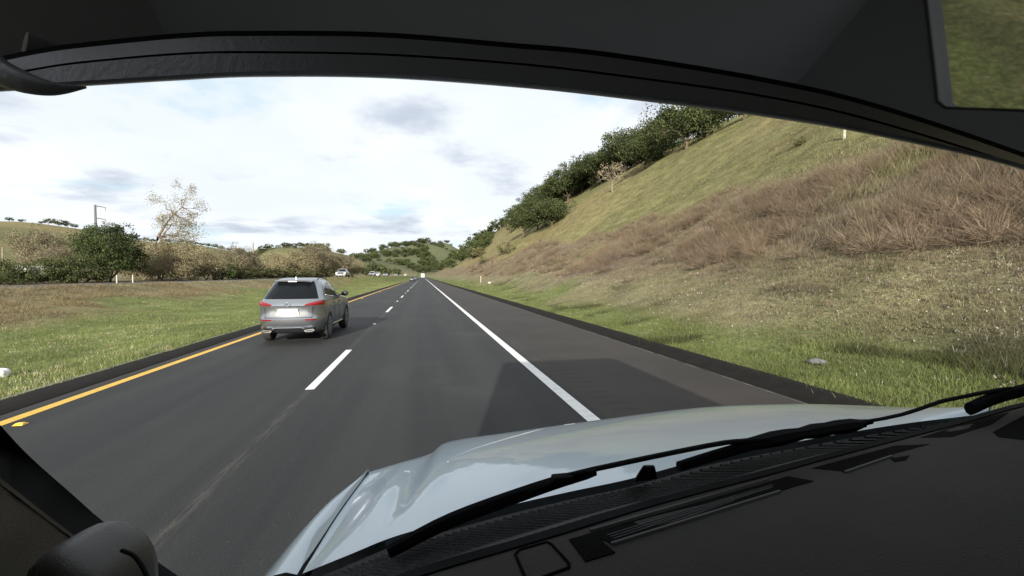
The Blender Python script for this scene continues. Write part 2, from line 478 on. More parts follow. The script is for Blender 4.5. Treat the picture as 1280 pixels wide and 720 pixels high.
# left asphalt edge and right asphalt dike
prof_l = [(-5.00, .001), (-5.02, .012), (-5.35, .010), (-5.62, -.005), (-5.68, -.03), (-5.75, -.14)]
prof_r = [(4.98, .001), (5.02, .02), (5.16, .10), (5.26, .13), (5.42, .13), (5.54, .07), (5.60, -.08)]
for pr, nm, lab in ((prof_l, 'road_edge', 'dark sloping asphalt edge along the grass median'), (prof_r, 'kerb', 'dark asphalt kerb along the right shoulder')):
    yy = np.concatenate([np.arange(-20, 80, 1.0), np.linspace(80, ROAD_END, 40)])
    rows = [[(x + (.10 * (R.random() - .5) if abs(x) > 5.5 else 0), y, z + .012 * (R.random() - .5) * (z > .05)) for x, z in pr] for y in yy]
    o = MB().grid(rows).build(nm, M_DIKE, None, True, angle=60)
    tag(o, lab, None, None, 'structure')
M_GRIT = pmat('edge_grit', (.13, .12, .10), .95, var=.8, scale=3)
def ragged(name, xc, w, y0, y1, z, mat, parent, step=.4):
    rows = []
    y = y0
    while y < y1:
        a, b_ = w * (.25 + R.random() * .8), w * (.25 + R.random() * .8)
        rows.append([(xc - a / 2, y, z), (xc + b_ / 2, y, z)]); y += step * (1 + max(0, y) / 25)
    return MB().grid(rows).build(name, mat, parent)
ragged('grit_line', -5.66, .07, -10, 250, .004, M_GRIT, road)
ragged('grit_line', 4.94, .028, -10, 120, .004, M_GRIT, road, .22)
# painted markings
strip('edge_line', 1.865, 2.035, -30, ROAD_END, .004, M_WHITE_LINE, road)
strip('yellow_edge_line', -4.79, -4.64, -30, ROAD_END, .004, M_YELLOW_LINE, road)
dash_me = None
for k in range(-1, 30):
    y0 = 7.05 + 14.63 * k
    if dash_me is None:
        o = strip('lane_dash', -.065, .065, 0, 3.66, 0, M_WHITE_LINE, road); dash_me = o.data
    else:
        o = link(bpy.data.objects.new('lane_dash', dash_me), road)
    o.location = (-1.65, y0, .004)
M_MARK_W = pmat('marker_white', (.82, .82, .80), .35)
M_MARK_Y = pmat('marker_yellow', (.75, .42, .04), .35)
mk = MB().add([(-.05, -.05, 0), (.05, -.05, 0), (.05, .05, 0), (-.05, .05, 0), (-.035, -.02, .02), (.035, -.02, .02), (.035, .02, .02), (-.035, .02, .02)],
              [(0, 1, 5, 4), (1, 2, 6, 5), (2, 3, 7, 6), (3, 0, 4, 7), (4, 5, 6, 7)])
mk_o = None
for k in range(-1, 9):
    if mk_o is None:
        mk_o = mk.build('pavement_marker', M_MARK_W, road); o = mk_o
    else:
        o = link(bpy.data.objects.new('pavement_marker', mk_o.data), road)
    o.location = (-1.66, 7.05 + 3.66 + 5.6 + 14.63 * k, .004)
mk_y = None
for k in range(8):
    if mk_y is None:
        mk_y = MB().add(mk.v, mk.f).build('yellow_pavement_marker', M_MARK_Y, road); o = mk_y
    else:
        o = link(bpy.data.objects.new('yellow_pavement_marker', mk_y.data), road)
    p = at_z(26, 531, 0)
    o.location = (p.x, p.y + 14.63 * k, .004)
# opposite carriageway
yy = np.concatenate([np.arange(-60, 200, 4), np.linspace(200, 1100, 30)])
M_OPP = pmat('old_asphalt', (.045, .043, .040), .9, var=.15, scale=.6)
o = MB().grid([[(near_edge(y) - .1, y, opp_z(y) + .02), (near_edge(y) - 9.9, y, opp_z(y) + .02)] for y in yy]).build('opposite_road', M_OPP, None, True)
tag(o, 'opposite carriageway beyond the grass median', None, None, 'structure')
opp_road = o
MB().grid([[(near_edge(y) - 1.0, y, opp_z(y) + .026), (near_edge(y) - 1.15, y, opp_z(y) + .026)] for y in yy]).build('edge_line', M_WHITE_LINE, o)

# ------------------------------------------------------------------ vegetation
def leaf_quads(centers, size, jitter, col, r_, flat=.0):
    n = len(centers)
    a = r_.normal(size=(n, 3)); a /= np.linalg.norm(a, axis=1)[:, None]
    b_ = r_.normal(size=(n, 3)); b_ -= (a * b_).sum(1)[:, None] * a; b_ /= np.linalg.norm(b_, axis=1)[:, None]
    s = size * r_.uniform(.6, 1.35, n)[:, None]
    v = np.stack([centers - a * s, centers + b_ * s * .55, centers + a * s, centers - b_ * s * .55], 1).reshape(-1, 3)
    f = np.arange(4 * n).reshape(n, 4)
    k = r_.uniform(1 - jitter, 1 + jitter, n)
    c = np.asarray(col)[r_.integers(0, len(col), n)] * k[:, None]
    return v, f, np.repeat(c, 4, 0)

def grow(mb, p, d, length, rad, depth, r_, tips, spread=.75, curve=.25, lift=.12, sides=5):
    n = 4
    pts, rads = [Vector(p)], [rad]
    d = Vector(d).normalized()
    for i in range(n):
        d = (d + Vector((r_.normal(), r_.normal(), r_.normal() * .6 + lift)) * curve).normalized()
        pts.append(pts[-1] + d * length / n); rads.append(rad * (1 - .45 * (i + 1) / n))
    mb.tube(pts, rads, sides if depth > 1 else 4)
    if depth == 0:
        tips.append(pts[-1]); tips.append(pts[-2]); return
    for k in range(3 if depth > 1 else 4):
        i = 2 + int(r_.integers(0, 3)) if k else n
        nd = (d + Vector((r_.normal(), r_.normal(), r_.normal() * .7)) * spread).normalized()
        grow(mb, pts[min(i, n)], nd, length * r_.uniform(.55, .78), rads[min(i, n)] * .72, depth - 1, r_, tips, spread, curve, lift, sides)

TREE_N = 0
def make_tree(kind, seed, h=8.0, w=9.0, leaves=3500, leaf=.22, cols=None, bark=None, lean=(0, 0), base=.25, density=.28, levels=3, nc=46):
    """a tree of given height and crown width standing at the origin; returns its Empty"""
    r_ = np.random.default_rng(seed)
    t = empty(kind)
    mb = MB(); tips = []
    trunk_h = h * base
    top = Vector((lean[0] * .3, lean[1] * .3, trunk_h))
    rad = .028 * h
    mb.tube([(0, 0, -.6), (lean[0] * .08, lean[1] * .08, trunk_h * .35), (lean[0] * .2, lean[1] * .2, trunk_h * .75), top], [rad * 1.35, rad * 1.0, rad * .85, rad * .8], 8)
    nl = 5
    for k in range(nl):
        a = 2 * math.pi * (k + r_.uniform(-.3, .3)) / nl
        out = .45 + .5 * r_.random()
        d = Vector((math.cos(a) * out * w / h + lean[0] / h, math.sin(a) * out * w / h + lean[1] / h, .8))
        grow(mb, top, d, h * .34, rad * .55, levels - 1, r_, tips)
    mb.build('trunk', bark or M_BARK, t, True)
    # crown clumps: branch tips plus an uneven volume
    cz, ch = h * (.62 if base > .12 else .52), h * (.40 if base > .12 else .50)
    cl = []
    for _ in range(nc):
        a, b_ = r_.uniform(0, 2 * math.pi), r_.uniform(-.75, 1)
        rr = r_.uniform(.55, 1.0)
        q = math.sqrt(max(0, 1 - b_ * b_)) * (1 + .18 * math.sin(3 * a + seed))
        cl.append((math.cos(a) * q * rr * w / 2 + lean[0], math.sin(a) * q * rr * w / 2 + lean[1], cz + b_ * rr * ch))
    tp = np.array([[p.x, p.y, p.z] for p in tips])
    sel = tp[r_.integers(0, len(tp), 40)]
    sc = np.array([w * .5, w * .5, ch])
    inside = (((sel - np.array([lean[0], lean[1], cz])) / sc) ** 2).sum(1) < 1.25
    cl = np.concatenate([np.array(cl), sel[inside]])
    cl[:, 2] = np.clip(cl[:, 2], h * .10, h * .97)
    size = r_.uniform(.55, 1.25, len(cl)) * (w * density * .5)
    idx = r_.integers(0, len(cl), leaves)
    u = r_.normal(size=(leaves, 3)); u /= np.linalg.norm(u, axis=1)[:, None]
    rad_ = r_.uniform(.25, 1, leaves) ** .6
    p = cl[idx] + u * rad_[:, None] * size[idx][:, None] * np.array([1, 1, .72])
    p[:, 2] = np.maximum(p[:, 2], .05 * h)
    v, f, c = leaf_quads(p, leaf, .35, cols, r_)
    shade = r_.uniform(.8, 1.2, len(cl))[idx]
    c = c * np.repeat(shade, 4)[:, None]
    mesh_obj('crown', v, f, M_LEAF, t, False, c)
    return t

OAK = [(.040, .052, .018), (.055, .070, .022), (.035, .046, .020), (.075, .085, .030)]
TAN = [(.215, .175, .105), (.26, .21, .13), (.165, .14, .08), (.28, .235, .15), (.14, .135, .06)]
BROWN = [(.17, .14, .095), (.125, .105, .07), (.205, .17, .115), (.13, .125, .065)]
GREEN = [(.055, .085, .022), (.07, .10, .03), (.045, .065, .02), (.09, .11, .035)]
OLIVE = [(.11, .11, .05), (.14, .125, .06), (.085, .09, .038), (.16, .14, .075)]

def place(proto, pos, rz, s, label, group=None, cat='tree', first=[set()]):
    if proto.name not in first[0]:
        first[0].add(proto.name); o = proto
    else:
        o = copy_tree(proto)
    o.location = pos; o.rotation_euler = (0, 0, rz)
    o.scale = s if isinstance(s, (tuple, list)) else (s, s, s)
    tag(o, label, cat, group)
    return o

oaks = [make_tree('oak_tree', 100 + i, 8, 10.5, 8500, .19, OAK, base=.16, density=.34) for i in range(4)]
far_oaks = [make_tree('oak_tree', 140 + i, 8, 11, 520, .62, OAK, base=.14, levels=2) for i in range(3)]
bushes = [make_tree('bush', 160 + i, 3, 4.6, 1700, .17, OLIVE, base=.08, levels=2) for i in range(2)]

# oaks along the right-hand ridge: pixel of the trunk foot, crown height in pixels, words
def on_ridge(px, py):
    p = None
    y = py
    while p is None and y < py + 80:
        p = hit(px, y, 12, 900); y += 2
    return p
right_oaks = [
    (930, 150, 40, 'round dark oak just under the mirror edge, at the top right of the hill'),
    (893, 158, 46, 'dark oak half behind the big oak, under the mirror at the hilltop'),
    (858, 186, 52, 'largest dense dark oak near the top of the right hill'),
    (826, 198, 40, 'dark oak at the lower left foot of the largest hilltop oak'),
    (806, 212, 34, 'dark rounded oak with a clear gap of sky to the largest hilltop oak'),
    (782, 215, 42, 'tall upright oak standing behind the pale bare tree on the slope'),
    (748, 232, 36, 'dark oak directly left of the pale bare tree on the hill line'),
    (728, 240, 34, 'oak in the hill line, second left of the pale bare tree'),
    (710, 252, 34, 'oak in the middle of the hill line row'),
    (692, 262, 30, 'oak low in the hill line above the dark green thicket'),
    (690, 284, 30, 'broad dark green oak of the thicket below the hill line'),
    (672, 288, 32, 'leafy oak at the middle of the green thicket on the slope'),
    (654, 294, 26, 'leftmost low oak of the green thicket on the slope'),
    (655, 264, 13, 'small round oak alone on the far hill line'),
    (631, 275, 10, 'tiny round oak on the skyline left of the hill line row'),
]
for i, (px, py, hp, lab) in enumerate(right_oaks):
    p = on_ridge(px, py)
    d = (p - Vector((0, 0, CAM_H))).dot(CAM_R @ Vector((0, 0, -1)))
    s = 1.12 * hp * d / F_PX / 7.6
    place(oaks[i % 4], p - Vector((0, 0, .15)), R.uniform(0, 6), (s * 1.05, s * 1.05, s), lab, 'oaks on the right hill')
for i, (px, py, hp) in enumerate([(560, 333, 9), (570, 326, 11), (580, 318, 12), (590, 310, 13), (600, 303, 14), (608, 298, 12), (618, 290, 14), (626, 284, 12), (640, 276, 16), (647, 272, 17), (662, 266, 20), (670, 262, 22), (680, 258, 25), (700, 250, 28), (718, 242, 30), (738, 232, 30), (760, 222, 32), (775, 214, 32), (795, 205, 34), (815, 196, 36), (838, 184, 40), (875, 166, 40)]):
    p = on_ridge(px, py)
    d = (p - Vector((0, 0, CAM_H))).dot(CAM_R @ Vector((0, 0, -1)))
    s = hp * d / F_PX / 7.6
    place(oaks[(i * 3 + 1) % 4] if d < 260 else far_oaks[i % 3], p - Vector((0, 0, .2)), R.uniform(0, 6), (s * 1.15, s * 1.15, s), 'dark oak filling the continuous tree line along the right hill crest', 'tree line filling the right hill crest')
# the pale bare tree
pale_tree = make_tree('bare_tree', 210, 6.5, 5.2, 700, .14, [(.30, .25, .17), (.24, .20, .13)], bark=M_PALE_BARK, base=.3, levels=4)
p = on_ridge(765, 240)
d = (p - Vector((0, 0, CAM_H))).length
place(pale_tree, p, 1.0, 44 * d * .82 / F_PX / 6.3, 'pale leafless tree in front of the dark oaks on the slope')
bush_px = [(632, 318, 15, 'round olive bush alone on the brown slope'), (597, 322, 14, 'dark narrow bush on the far brown slope'), (604, 330, 10, 'low olive bush at the foot of the far slope'),
           (612, 296, 9, 'pale bush on the far skyline'), (640, 290, 12, 'pale brown bush above the brown slope'), (1000, 182, 10, 'low dark bush beside the post high on the slope')]
for i, (px, py, hp, lab) in enumerate(bush_px):
    p = on_ridge(px, py)
    d = (p - Vector((0, 0, CAM_H))).length
    place(bushes[i % 2], p - Vector((0, 0, .1)), R.uniform(0, 6), hp * d * .95 / F_PX / 2.9, lab, 'bushes on the right hill', 'bush')
# wooded foot of the far right hill
lab = 'dark roadside tree in the wood at the foot of the far right hill'
n = 0
rr = np.random.default_rng(31)
while n < 46:
    px = rr.uniform(547, 612)
    top = np.interp(px, [545, 575, 600, 612], [336, 318, 303, 298]); bot = np.interp(px, [545, 575, 600, 612], [341, 333, 318, 306])
    q = hit(px, rr.uniform(top, bot), 60, 1000)
    if q is None: continue
    s = rr.uniform(8, 13) * (q.length) / F_PX / 8
    place(far_oaks[n % 3], q - Vector((0, 0, .2)), rr.uniform(0, 6), min(s, 1.3), lab, 'wood at the far right'); n += 1

# ---- left side, beyond the opposite lanes
def left_at(px, d):
    p = at_d(px, 345, d)
    return Vector((p.x, p.y, Hs(p.x, p.y) - .1))
ever = make_tree('evergreen_tree', 301, 8, 8.6, 22000, .13, OAK[:3] + GREEN[2:3], base=.07, density=.30, nc=120)
place(ever, left_at(138, 50), 2.5, (.70, .70, .80), 'tall dark green evergreen beside the utility pole')
gb = [make_tree('bush', 310 + i, 4, 6, 6000, .11, OAK[:3] + OLIVE[:1], base=.07, levels=2) for i in range(2)]
for i, (px, d, s, lab) in enumerate([(108, 47, .80, 'dark green bush at the foot of the tall evergreen'), (80, 46, .72, 'dark green bush left of the evergreen'), (62, 45, .66, 'dark bush right of the pale shed'),
                                     (12, 43, .62, 'darkest low bush at the left edge of the field'), (-8, 44, .7, 'dark bush cut by the left edge of the view'), (30, 49, .55, 'dark bush beside the pale shed')]):
    place(gb[i % 2], left_at(px, d), i * 1.3, s, lab, 'dark bushes left of the evergreen', 'bush')
br = [make_tree('oak_tree', 320 + i, 7, 7.5, 9500, .095, BROWN, bark=M_TWIG, base=.2, levels=4, nc=60) for i in range(2)]
place(br[0], left_at(52, 58), .4, (.80, .80, 1.02), 'brown nearly leafless oak on the far left, in front of the green hill')
place(br[1], left_at(78, 56), 1.7, .62, 'small brown oak between the far left oak and the evergreen')
tn = [make_tree('autumn_tree', 330 + i, 6, 7.5, 12000, .10, TAN, bark=M_TWIG, base=.06, levels=3, density=.34, nc=70) for i in range(3)]
for i, (px, d, s, lab) in enumerate([(180, 58, .60, 'tan thicket tree right of the evergreen'), (202, 60, .84, 'tan leafed tree at the foot of the leaning bare tree'), (222, 57, .62, 'low tan tree under the leaning tree, nearest the road'),
                                     (238, 62, .84, 'broad tan tree under the crown of the leaning bare tree'), (258, 64, .70, 'tan tree at the right end of the tan thicket'), (168, 62, .55, 'low tan bush touching the evergreen')]):
    place(tn[i % 3], left_at(px, d), i * 2.1 + .3, (s * 1.0, s * 1.0, s), lab, 'tan thicket under the leaning tree')
# the tall leaning, almost bare tree
def leaning_tree():
    t = empty('bare_tree'); mb = MB(); tips = []
    r_ = np.random.default_rng(77)
    stem = [(0, 0, -.5), (.15, 0, 2.0), (.55, 0, 4.2), (1.4, 0, 6.4), (2.5, .1, 8.2), (3.7, .2, 9.7), (5.2, .2, 10.8)]
    mb.tube(stem, [.30, .27, .24, .20, .15, .10, .04], 8)
    mb.tube([(.9, .5, -.5), (1.1, .4, 2.5), (1.5, .5, 5), (2.2, .3, 7), (3.4, .5, 8.4)], [.2, .19, .16, .11, .05], 7)
    for i, (x, y, z) in enumerate(stem[2:]):
        for k in range(4):
            dd = (r_.uniform(.3, 1.1), r_.normal() * .8, r_.uniform(-.35, .55) if k else .5)
            grow(mb, (x, y, z), dd, r_.uniform(1.9, 3.0) * (.7 + .1 * min(i, 3)), .085 - .008 * i, 2, r_, tips, .55, .30, -.02, 4)
    for z0, x0 in ((4.4, .7), (5.4, 1.1), (6.2, 1.5)):
        grow(mb, (x0, .2, z0), (1, r_.normal() * .5, .12), 3.6, .09, 2, r_, tips, .5, .28, -.06, 4)
    mb.build('trunk', M_PALE_BARK, t, True)
    tp = np.array([[p.x, p.y, p.z] for p in tips])
    n = 8000
    p = tp[r_.integers(0, len(tp), n)] + r_.normal(size=(n, 3)) * .30
    v, f, c = leaf_quads(p, .085, .3, [(.20, .165, .088), (.155, .13, .068), (.24, .20, .11)], r_)
    mesh_obj('crown', v, f, M_LEAF, t, False, c)
    return t
lt = leaning_tree()
lt.location = left_at(188, 62); lt.rotation_euler = (0, 0, -.2)
lt.scale = (.86, .86, .92)
tag(lt, 'tall leaning nearly bare tree with pale trunk above the tan thicket', 'tree')
grn = make_tree('bush', 350, 4, 5.5, 5500, .11, GREEN, base=.07, levels=2)
place(grn, left_at(278, 66), .2, .78, 'bright dark green bush right of the tan thicket', None, 'bush')
for i, (px, d, s, lab, pr) in enumerate([
        (298, 82, .92, 'brown tree just left of the distant thin pole', br[0]), (312, 86, .62, 'low brown tree at the foot of the distant thin pole', br[1]),
        (343, 100, 1.02, 'pale tan rounded tree right of the distant thin pole', tn[0]), (358, 112, .8, 'dark brown tree behind the pale tan rounded tree', br[0]),
        (372, 108, 1.12, 'broad brown tree left of the largest far brown tree', tn[1]), (394, 114, 1.32, 'largest brown leafed tree beyond the opposite lanes', br[1]),
        (412, 122, 1.15, 'brown tree right of the largest far brown tree', tn[2]), (428, 128, 1.05, 'brown tree behind the oncoming pickup', br[0]), (441, 140, .95, 'brown olive tree right of the oncoming pickup', tn[0])]):
    place(pr, left_at(px, d), i * 1.9, s, lab, 'brown trees beyond the opposite lanes')
olive_b = [make_tree('bush', 360 + i, 3, 5, 1500, .18, OLIVE + OAK[:2], base=.07, levels=2) for i in range(2)]
hedge = 'low olive bush in the hedge beyond the opposite lanes'
for i, px in enumerate([292, 304, 318, 330, 341, 352, 364, 376, 388, 398, 410]):
    d = 72 + i * 4.5
    place(olive_b[i % 2], left_at(px, d), i * 1.1, .62 + .2 * R.random(), hedge, 'hedge beyond the opposite lanes', 'bush')
for i, (px, d, s, lab) in enumerate([(450, 165, .85, 'dark green tree right of the oncoming pickup'), (458, 185, .95, 'dark tree above the first white oncoming car'), (466, 205, 1.1, 'dark tree behind the white oncoming cars'), (476, 260, 1.2, 'dark tree beyond the white oncoming cars'), (486, 300, 1.0, 'dark tree above the farthest oncoming cars'), (496, 380, 1.1, 'smallest dark tree left of the road end')]):
    place(far_oaks[i % 3], left_at(px, d), i * 1.7, s * .72, lab, 'dark trees beside the opposite lanes')

# ---- oaks on the far hills
def seen(x, y, top):                       # whether the land leaves a tree top in view
    z = Hs(x, y) + top
    f = np.linspace(.02, .99, 400)
    return bool(np.all(H(x * f, y * f) < CAM_H + (z - CAM_H) * f + .01))
def scatter(n, test, lab, group, smin, smax, seed, box):
    r_ = np.random.default_rng(seed); k = 0; tries = 0
    while k < n and tries < 20000:
        tries += 1
        x, y = r_.uniform(box[0], box[1]), r_.uniform(box[2], box[3])
        if not test(x, y, r_): continue
        s = r_.uniform(smin, smax)
        if not seen(x, y, 6 * s): continue
        place(far_oaks[k % 3], (x, y, Hs(x, y) - .4), r_.uniform(0, 6), (s * 1.2, s * 1.2, s), lab, group); k += 1
scatter(115, lambda x, y, r_: vnoise(x, y, 60, 51) > .45 + .22 * r_.random() and Hs(x, y) > 4, 'dark oak scattered over the green hill straight ahead', 'oaks on the hill ahead', 1.3, 2.6, 61, (-260, 260, 1230, 1720))
scatter(30, lambda x, y, r_: vnoise(x, y, 45, 52) > .5, 'dark oak in the dense belt along the foot of the green hill ahead', 'oaks at the foot of the hill ahead', 1.3, 2.3, 64, (-230, 120, 1120, 1330))
scatter(16, lambda x, y, r_: Hs(x, y) > 85, 'dark oak on the crest of the green hill straight ahead', 'oaks on the crest ahead', 1.2, 1.9, 62, (-200, 260, 1560, 1900))
scatter(22, lambda x, y, r_: Hs(x, y) > 38 + 20 * r_.random(), 'dark oak covering the low far hill left of the road end', 'oaks on the low far hill', 1.2, 1.9, 63, (-450, -130, 1020, 1220))
# left green hill: crest oaks placed by their place along the skyline
crest = [(14, 5, 'single round oak at the left end of the green hill crest'), (29, 4, 'small oak pair, second on the green hill crest from the left'), (52, 3, 'smallest oak on the green hill crest'), (62, 7, 'round oak on the crest above the brown far left oak'), (75, 8, 'oak on the crest between the brown oak and the utility pole'), (86, 6, 'low oak on the green hill crest left of the utility pole'), (95, 5, 'last crest oak left of the utility pole')]
def crest_pt(px):
    best = None
    for d in np.arange(150, 900, 6):
        q = at_d(px, 345, d); z = Hs(q.x, q.y); e = (z - CAM_H) / d
        if best is None or e > best[0]: best = (e, q.x, q.y, z, d)
    return best
for i, (px, hp, lab) in enumerate(crest):
    e, x, y, z, d = crest_pt(px)
    s = hp * d / F_PX / 7.4
    place(far_oaks[i % 3], (x, y, z - .3), i * 1.3, (s * 1.25, s * 1.25, s), lab, 'oaks on the green hill crest')
lab = 'dark oak in the tree line along the left ridge behind the thicket'
for i, px in enumerate(np.linspace(150, 300, 24)):
    e, x, y, z, d = crest_pt(px + R.uniform(-2, 2))
    s = R.uniform(2.5, 5.0) * d / F_PX / 7.4
    place(far_oaks[i % 3], (x, y, z - .3), i * 1.3, (s * 1.3, s * 1.3, s), lab, 'tree line along the left ridge')

# ---- grass tufts and dry brush (nobody could count them)
def blades(pos, hgt, wid, n, cols, seed, lean=.45, bwid=.006):
    r_ = np.random.default_rng(seed)
    m = len(pos) * n
    b0 = np.repeat(pos, n, 0) + np.stack([r_.normal(0, 1, m) * np.repeat(wid, n), r_.normal(0, 1, m) * np.repeat(wid, n), np.zeros(m)], 1)
    h_ = np.repeat(hgt, n) * r_.uniform(.55, 1.25, m)
    a = r_.uniform(0, 2 * np.pi, m); bw = bwid * r_.uniform(.6, 1.4, m) * (1 + .012 * np.repeat(pos[:, 1], n))
    tip = b0 + np.stack([np.cos(a) * h_ * lean * r_.uniform(.2, 1, m), np.sin(a) * h_ * lean * r_.uniform(.2, 1, m), h_], 1)
    a2 = r_.uniform(0, 2 * np.pi, m)
    o_ = np.stack([np.cos(a2) * bw, np.sin(a2) * bw, np.zeros(m)], 1)
    b0[:, 2] -= .03
    v = np.stack([b0 - o_, b0 + o_, tip], 1).reshape(-1, 3)
    c = np.repeat(np.repeat(cols, n, 0) * r_.uniform(.75, 1.25, m)[:, None], 3, 0)
    return v, np.arange(3 * m).reshape(m, 3), c
def tufts(name, label, n, xf, y0, y1, hgt, seed, nb, pick, widf=.35, lean=.6, bwid=.006):
    r_ = np.random.default_rng(seed)
    y = y0 * (y1 / y0) ** r_.uniform(0, 1, n)
    x = xf(r_.uniform(0, 1, n), y)
    z = H(x, y)
    hh = r_.uniform(hgt[0], hgt[1], n)
    cols, keep, mul = pick(x, y, r_)
    hh = hh * mul
    p = np.stack([x, y, z], 1)[keep]
    v, f, c = blades(p, hh[keep], hh[keep] * widf, nb, cols[keep], seed + 1, lean, bwid)
    o = mesh_obj(name, v, f, M_GRASS, None, False, c)
    return tag(o, label, 'grass', None, 'stuff')
def pal(r_, n, P, w):
    return np.array(P)[r_.choice(len(P), n, p=np.array(w) / sum(w))]
def pick_med(x, y, r_):
    c = ground_color(x, y)
    n = len(x)
    straw = r_.random(n) < .10 + .25 * (vnoise(x, y, 2.5, 70) > .6)
    c = np.where(straw[:, None], pal(r_, n, [(.30, .27, .16), (.42, .39, .28), (.22, .18, .10)], [2, 1, 2]), c * (.75 + .6 * vnoise(x, y, 1.2, 77))[:, None])
    return c, r_.random(n) < .95, np.where(straw, .8, 1.0) * (.5 + vnoise(x, y, 1.3, 80))
tufts('grass', 'green and straw grass covering the median left of the road', 56000, lambda u, y: -5.62 + (near_edge(y) + 5.8) * u, 4.5, 130, (.03, .085), 81, 7, pick_med, .8, 1.0, .006)
def pick_verge(x, y, r_):
    c = ground_color(x, y); n = len(x)
    dry = r_.random(n) < .12 + .30 * sstep(7, 11, x) * vnoise(x, y, 1.6, 76) * 1.8
    c = np.where(dry[:, None], pal(r_, n, [(.25, .215, .135), (.55, .52, .42), (.18, .15, .09)], [3, 1.1, 2.4]), c * (.75 + .6 * vnoise(x, y, .8, 77))[:, None])
    dark = vnoise(x, y, 1.1, 78) > .80
    c = np.where(dark[:, None], c * .45, c)
    return c, vnoise(x, y, .7, 79) > .18, np.where(dark, 1.6, np.where(dry, .55, 1.0)) * (.5 + vnoise(x, y, 1.3, 80))
tufts('grass', 'green and straw grass on the verge right of the road', 66000, lambda u, y: 5.38 + 8.2 * u ** 1.2, 1.2, 110, (.03, .10), 83, 7, pick_verge, .8, 1.0, .005)
def pick_brush(x, y, r_):
    n = len(x)
    cA = pal(r_, n, [(.16, .15, .075), (.20, .18, .10), (.27, .23, .14), (.12, .125, .055)], [3, 3, 2, 2])
    cB = pal(r_, n, [(.16, .125, .105), (.20, .16, .135), (.12, .095, .08)], [3, 2, 2])
    c = pal(r_, n, [(.185, .148, .105), (.15, .12, .086), (.24, .195, .14), (.12, .10, .065), (.135, .128, .066)], [4, 4, 2, 2, 1])
    na, nb_ = vnoise(x, y, 4.5, 74), vnoise(x, y, 7, 75)
    c = np.where((na > .58 + .15 * r_.random(n))[:, None], cA, c); c = np.where((nb_ > .62 + .1 * r_.random(n))[:, None], cB, c)
    e = x + (vnoise(x, y, 6, 21) - .5) * 4
    keep = (sstep(8.6, 13.2, e) * (1 - sstep(17.5, 21.5, e)) > r_.random(n)) & (vnoise(x, y, 1.7, 71) > .20)
    mul = (.40 + 1.2 * vnoise(x, y, 2.4, 72) ** 2.0) * (.4 + .6 * sstep(11, 14, x))
    return c, keep, mul
o = tufts('dry_brush', 'dry brown brush covering the lower right hillside', 24000, lambda u, y: 8.5 + 14.5 * u, 1.5, 170, (.16, .46), 85, 36, pick_brush, .85, .9, .0042)
o['category'] = 'brush'
r_ = np.random.default_rng(95)
n = 9000
y = 1.5 * (150 / 1.5) ** r_.uniform(0, 1, n); x = r_.uniform(11, 22.5, n)
e = x + (vnoise(x, y, 6, 21) - .5) * 4
k = (sstep(11, 13.5, e) * (1 - sstep(17.5, 21.5, e)) > r_.random(n)) & (vnoise(x, y, 3.2, 96) > .38)
x, y = x[k][:3000], y[k][:3000]
n, m = len(x), 260
rad = r_.uniform(.35, .85, n) * (.6 + .8 * vnoise(x, y, 8, 97))
u = r_.normal(size=(n, m, 3)); u[..., 2] = np.abs(u[..., 2]) * .9; u /= np.linalg.norm(u, axis=2)[..., None]
c0 = np.stack([x, y, H(x, y)], 1)[:, None, :]
t0 = c0 + u * rad[:, None, None] * r_.uniform(.05, .55, (n, m, 1))
t1 = c0 + (u + r_.normal(size=(n, m, 3)) * .22) * rad[:, None, None] * r_.uniform(.7, 1.12, (n, m, 1))
sd = np.cross(t1 - t0, r_.normal(size=(n, m, 3))); sd /= np.linalg.norm(sd, axis=2)[..., None]
sd *= (.0035 * (1 + .012 * y))[:, None, None] * r_.uniform(.6, 1.5, (n, m, 1))
v = np.stack([t0 - sd, t0 + sd, t1], 2).reshape(-1, 3)
cb = pal(r_, n, [(.20, .150, .105), (.165, .122, .085), (.24, .185, .13), (.14, .112, .072)], [4, 4, 2, 2])[:, None, :] * r_.uniform(.7, 1.3, (n, m, 1))
o = mesh_obj('dry_shrubs', v, np.arange(len(v)).reshape(-1, 3), M_GRASS, None, False, np.repeat(cb.reshape(-1, 3), 3, 0))
tag(o, 'dense twiggy brown shrubs in a band across the right hillside', 'shrubs', None, 'stuff')
# loose pale clods on the lower bank
n = 5200
y = 1.5 * (90 / 1.5) ** r_.uniform(0, 1, n); x = 6.2 + 7.5 * r_.uniform(0, 1, n) ** .8
k = vnoise(x, y, 1.4, 98) > .35; x, y = x[k], y[k]; n = len(x)
oc = np.array([(1, 0, 0), (-1, 0, 0), (0, 1, 0), (0, -1, 0), (0, 0, 1), (0, 0, -1)], float)
sz = r_.uniform(.008, .026, n) * (1 + .01 * y)
v = np.stack([x, y, H(x, y) + .045], 1)[:, None, :] + oc[None] * sz[:, None, None] * r_.uniform(.6, 1.4, (n, 6, 3))
f8 = np.array([(0, 2, 4), (2, 1, 4), (1, 3, 4), (3, 0, 4), (2, 0, 5), (1, 2, 5), (3, 1, 5), (0, 3, 5)])
f = (np.arange(n)[:, None, None] * 6 + f8[None]).reshape(-1, 3)
cb = pal(r_, n, [(.24, .225, .18), (.18, .165, .125), (.36, .335, .27), (.13, .12, .09)], [3, 3, 1, 2])
o = mesh_obj('loose_stones', v.reshape(-1, 3), f, M_GRASS, None, False, np.repeat(cb, 6, 0))
tag(o, 'pale loose stones and clods strewn over the lower right bank', 'stones', None, 'stuff')
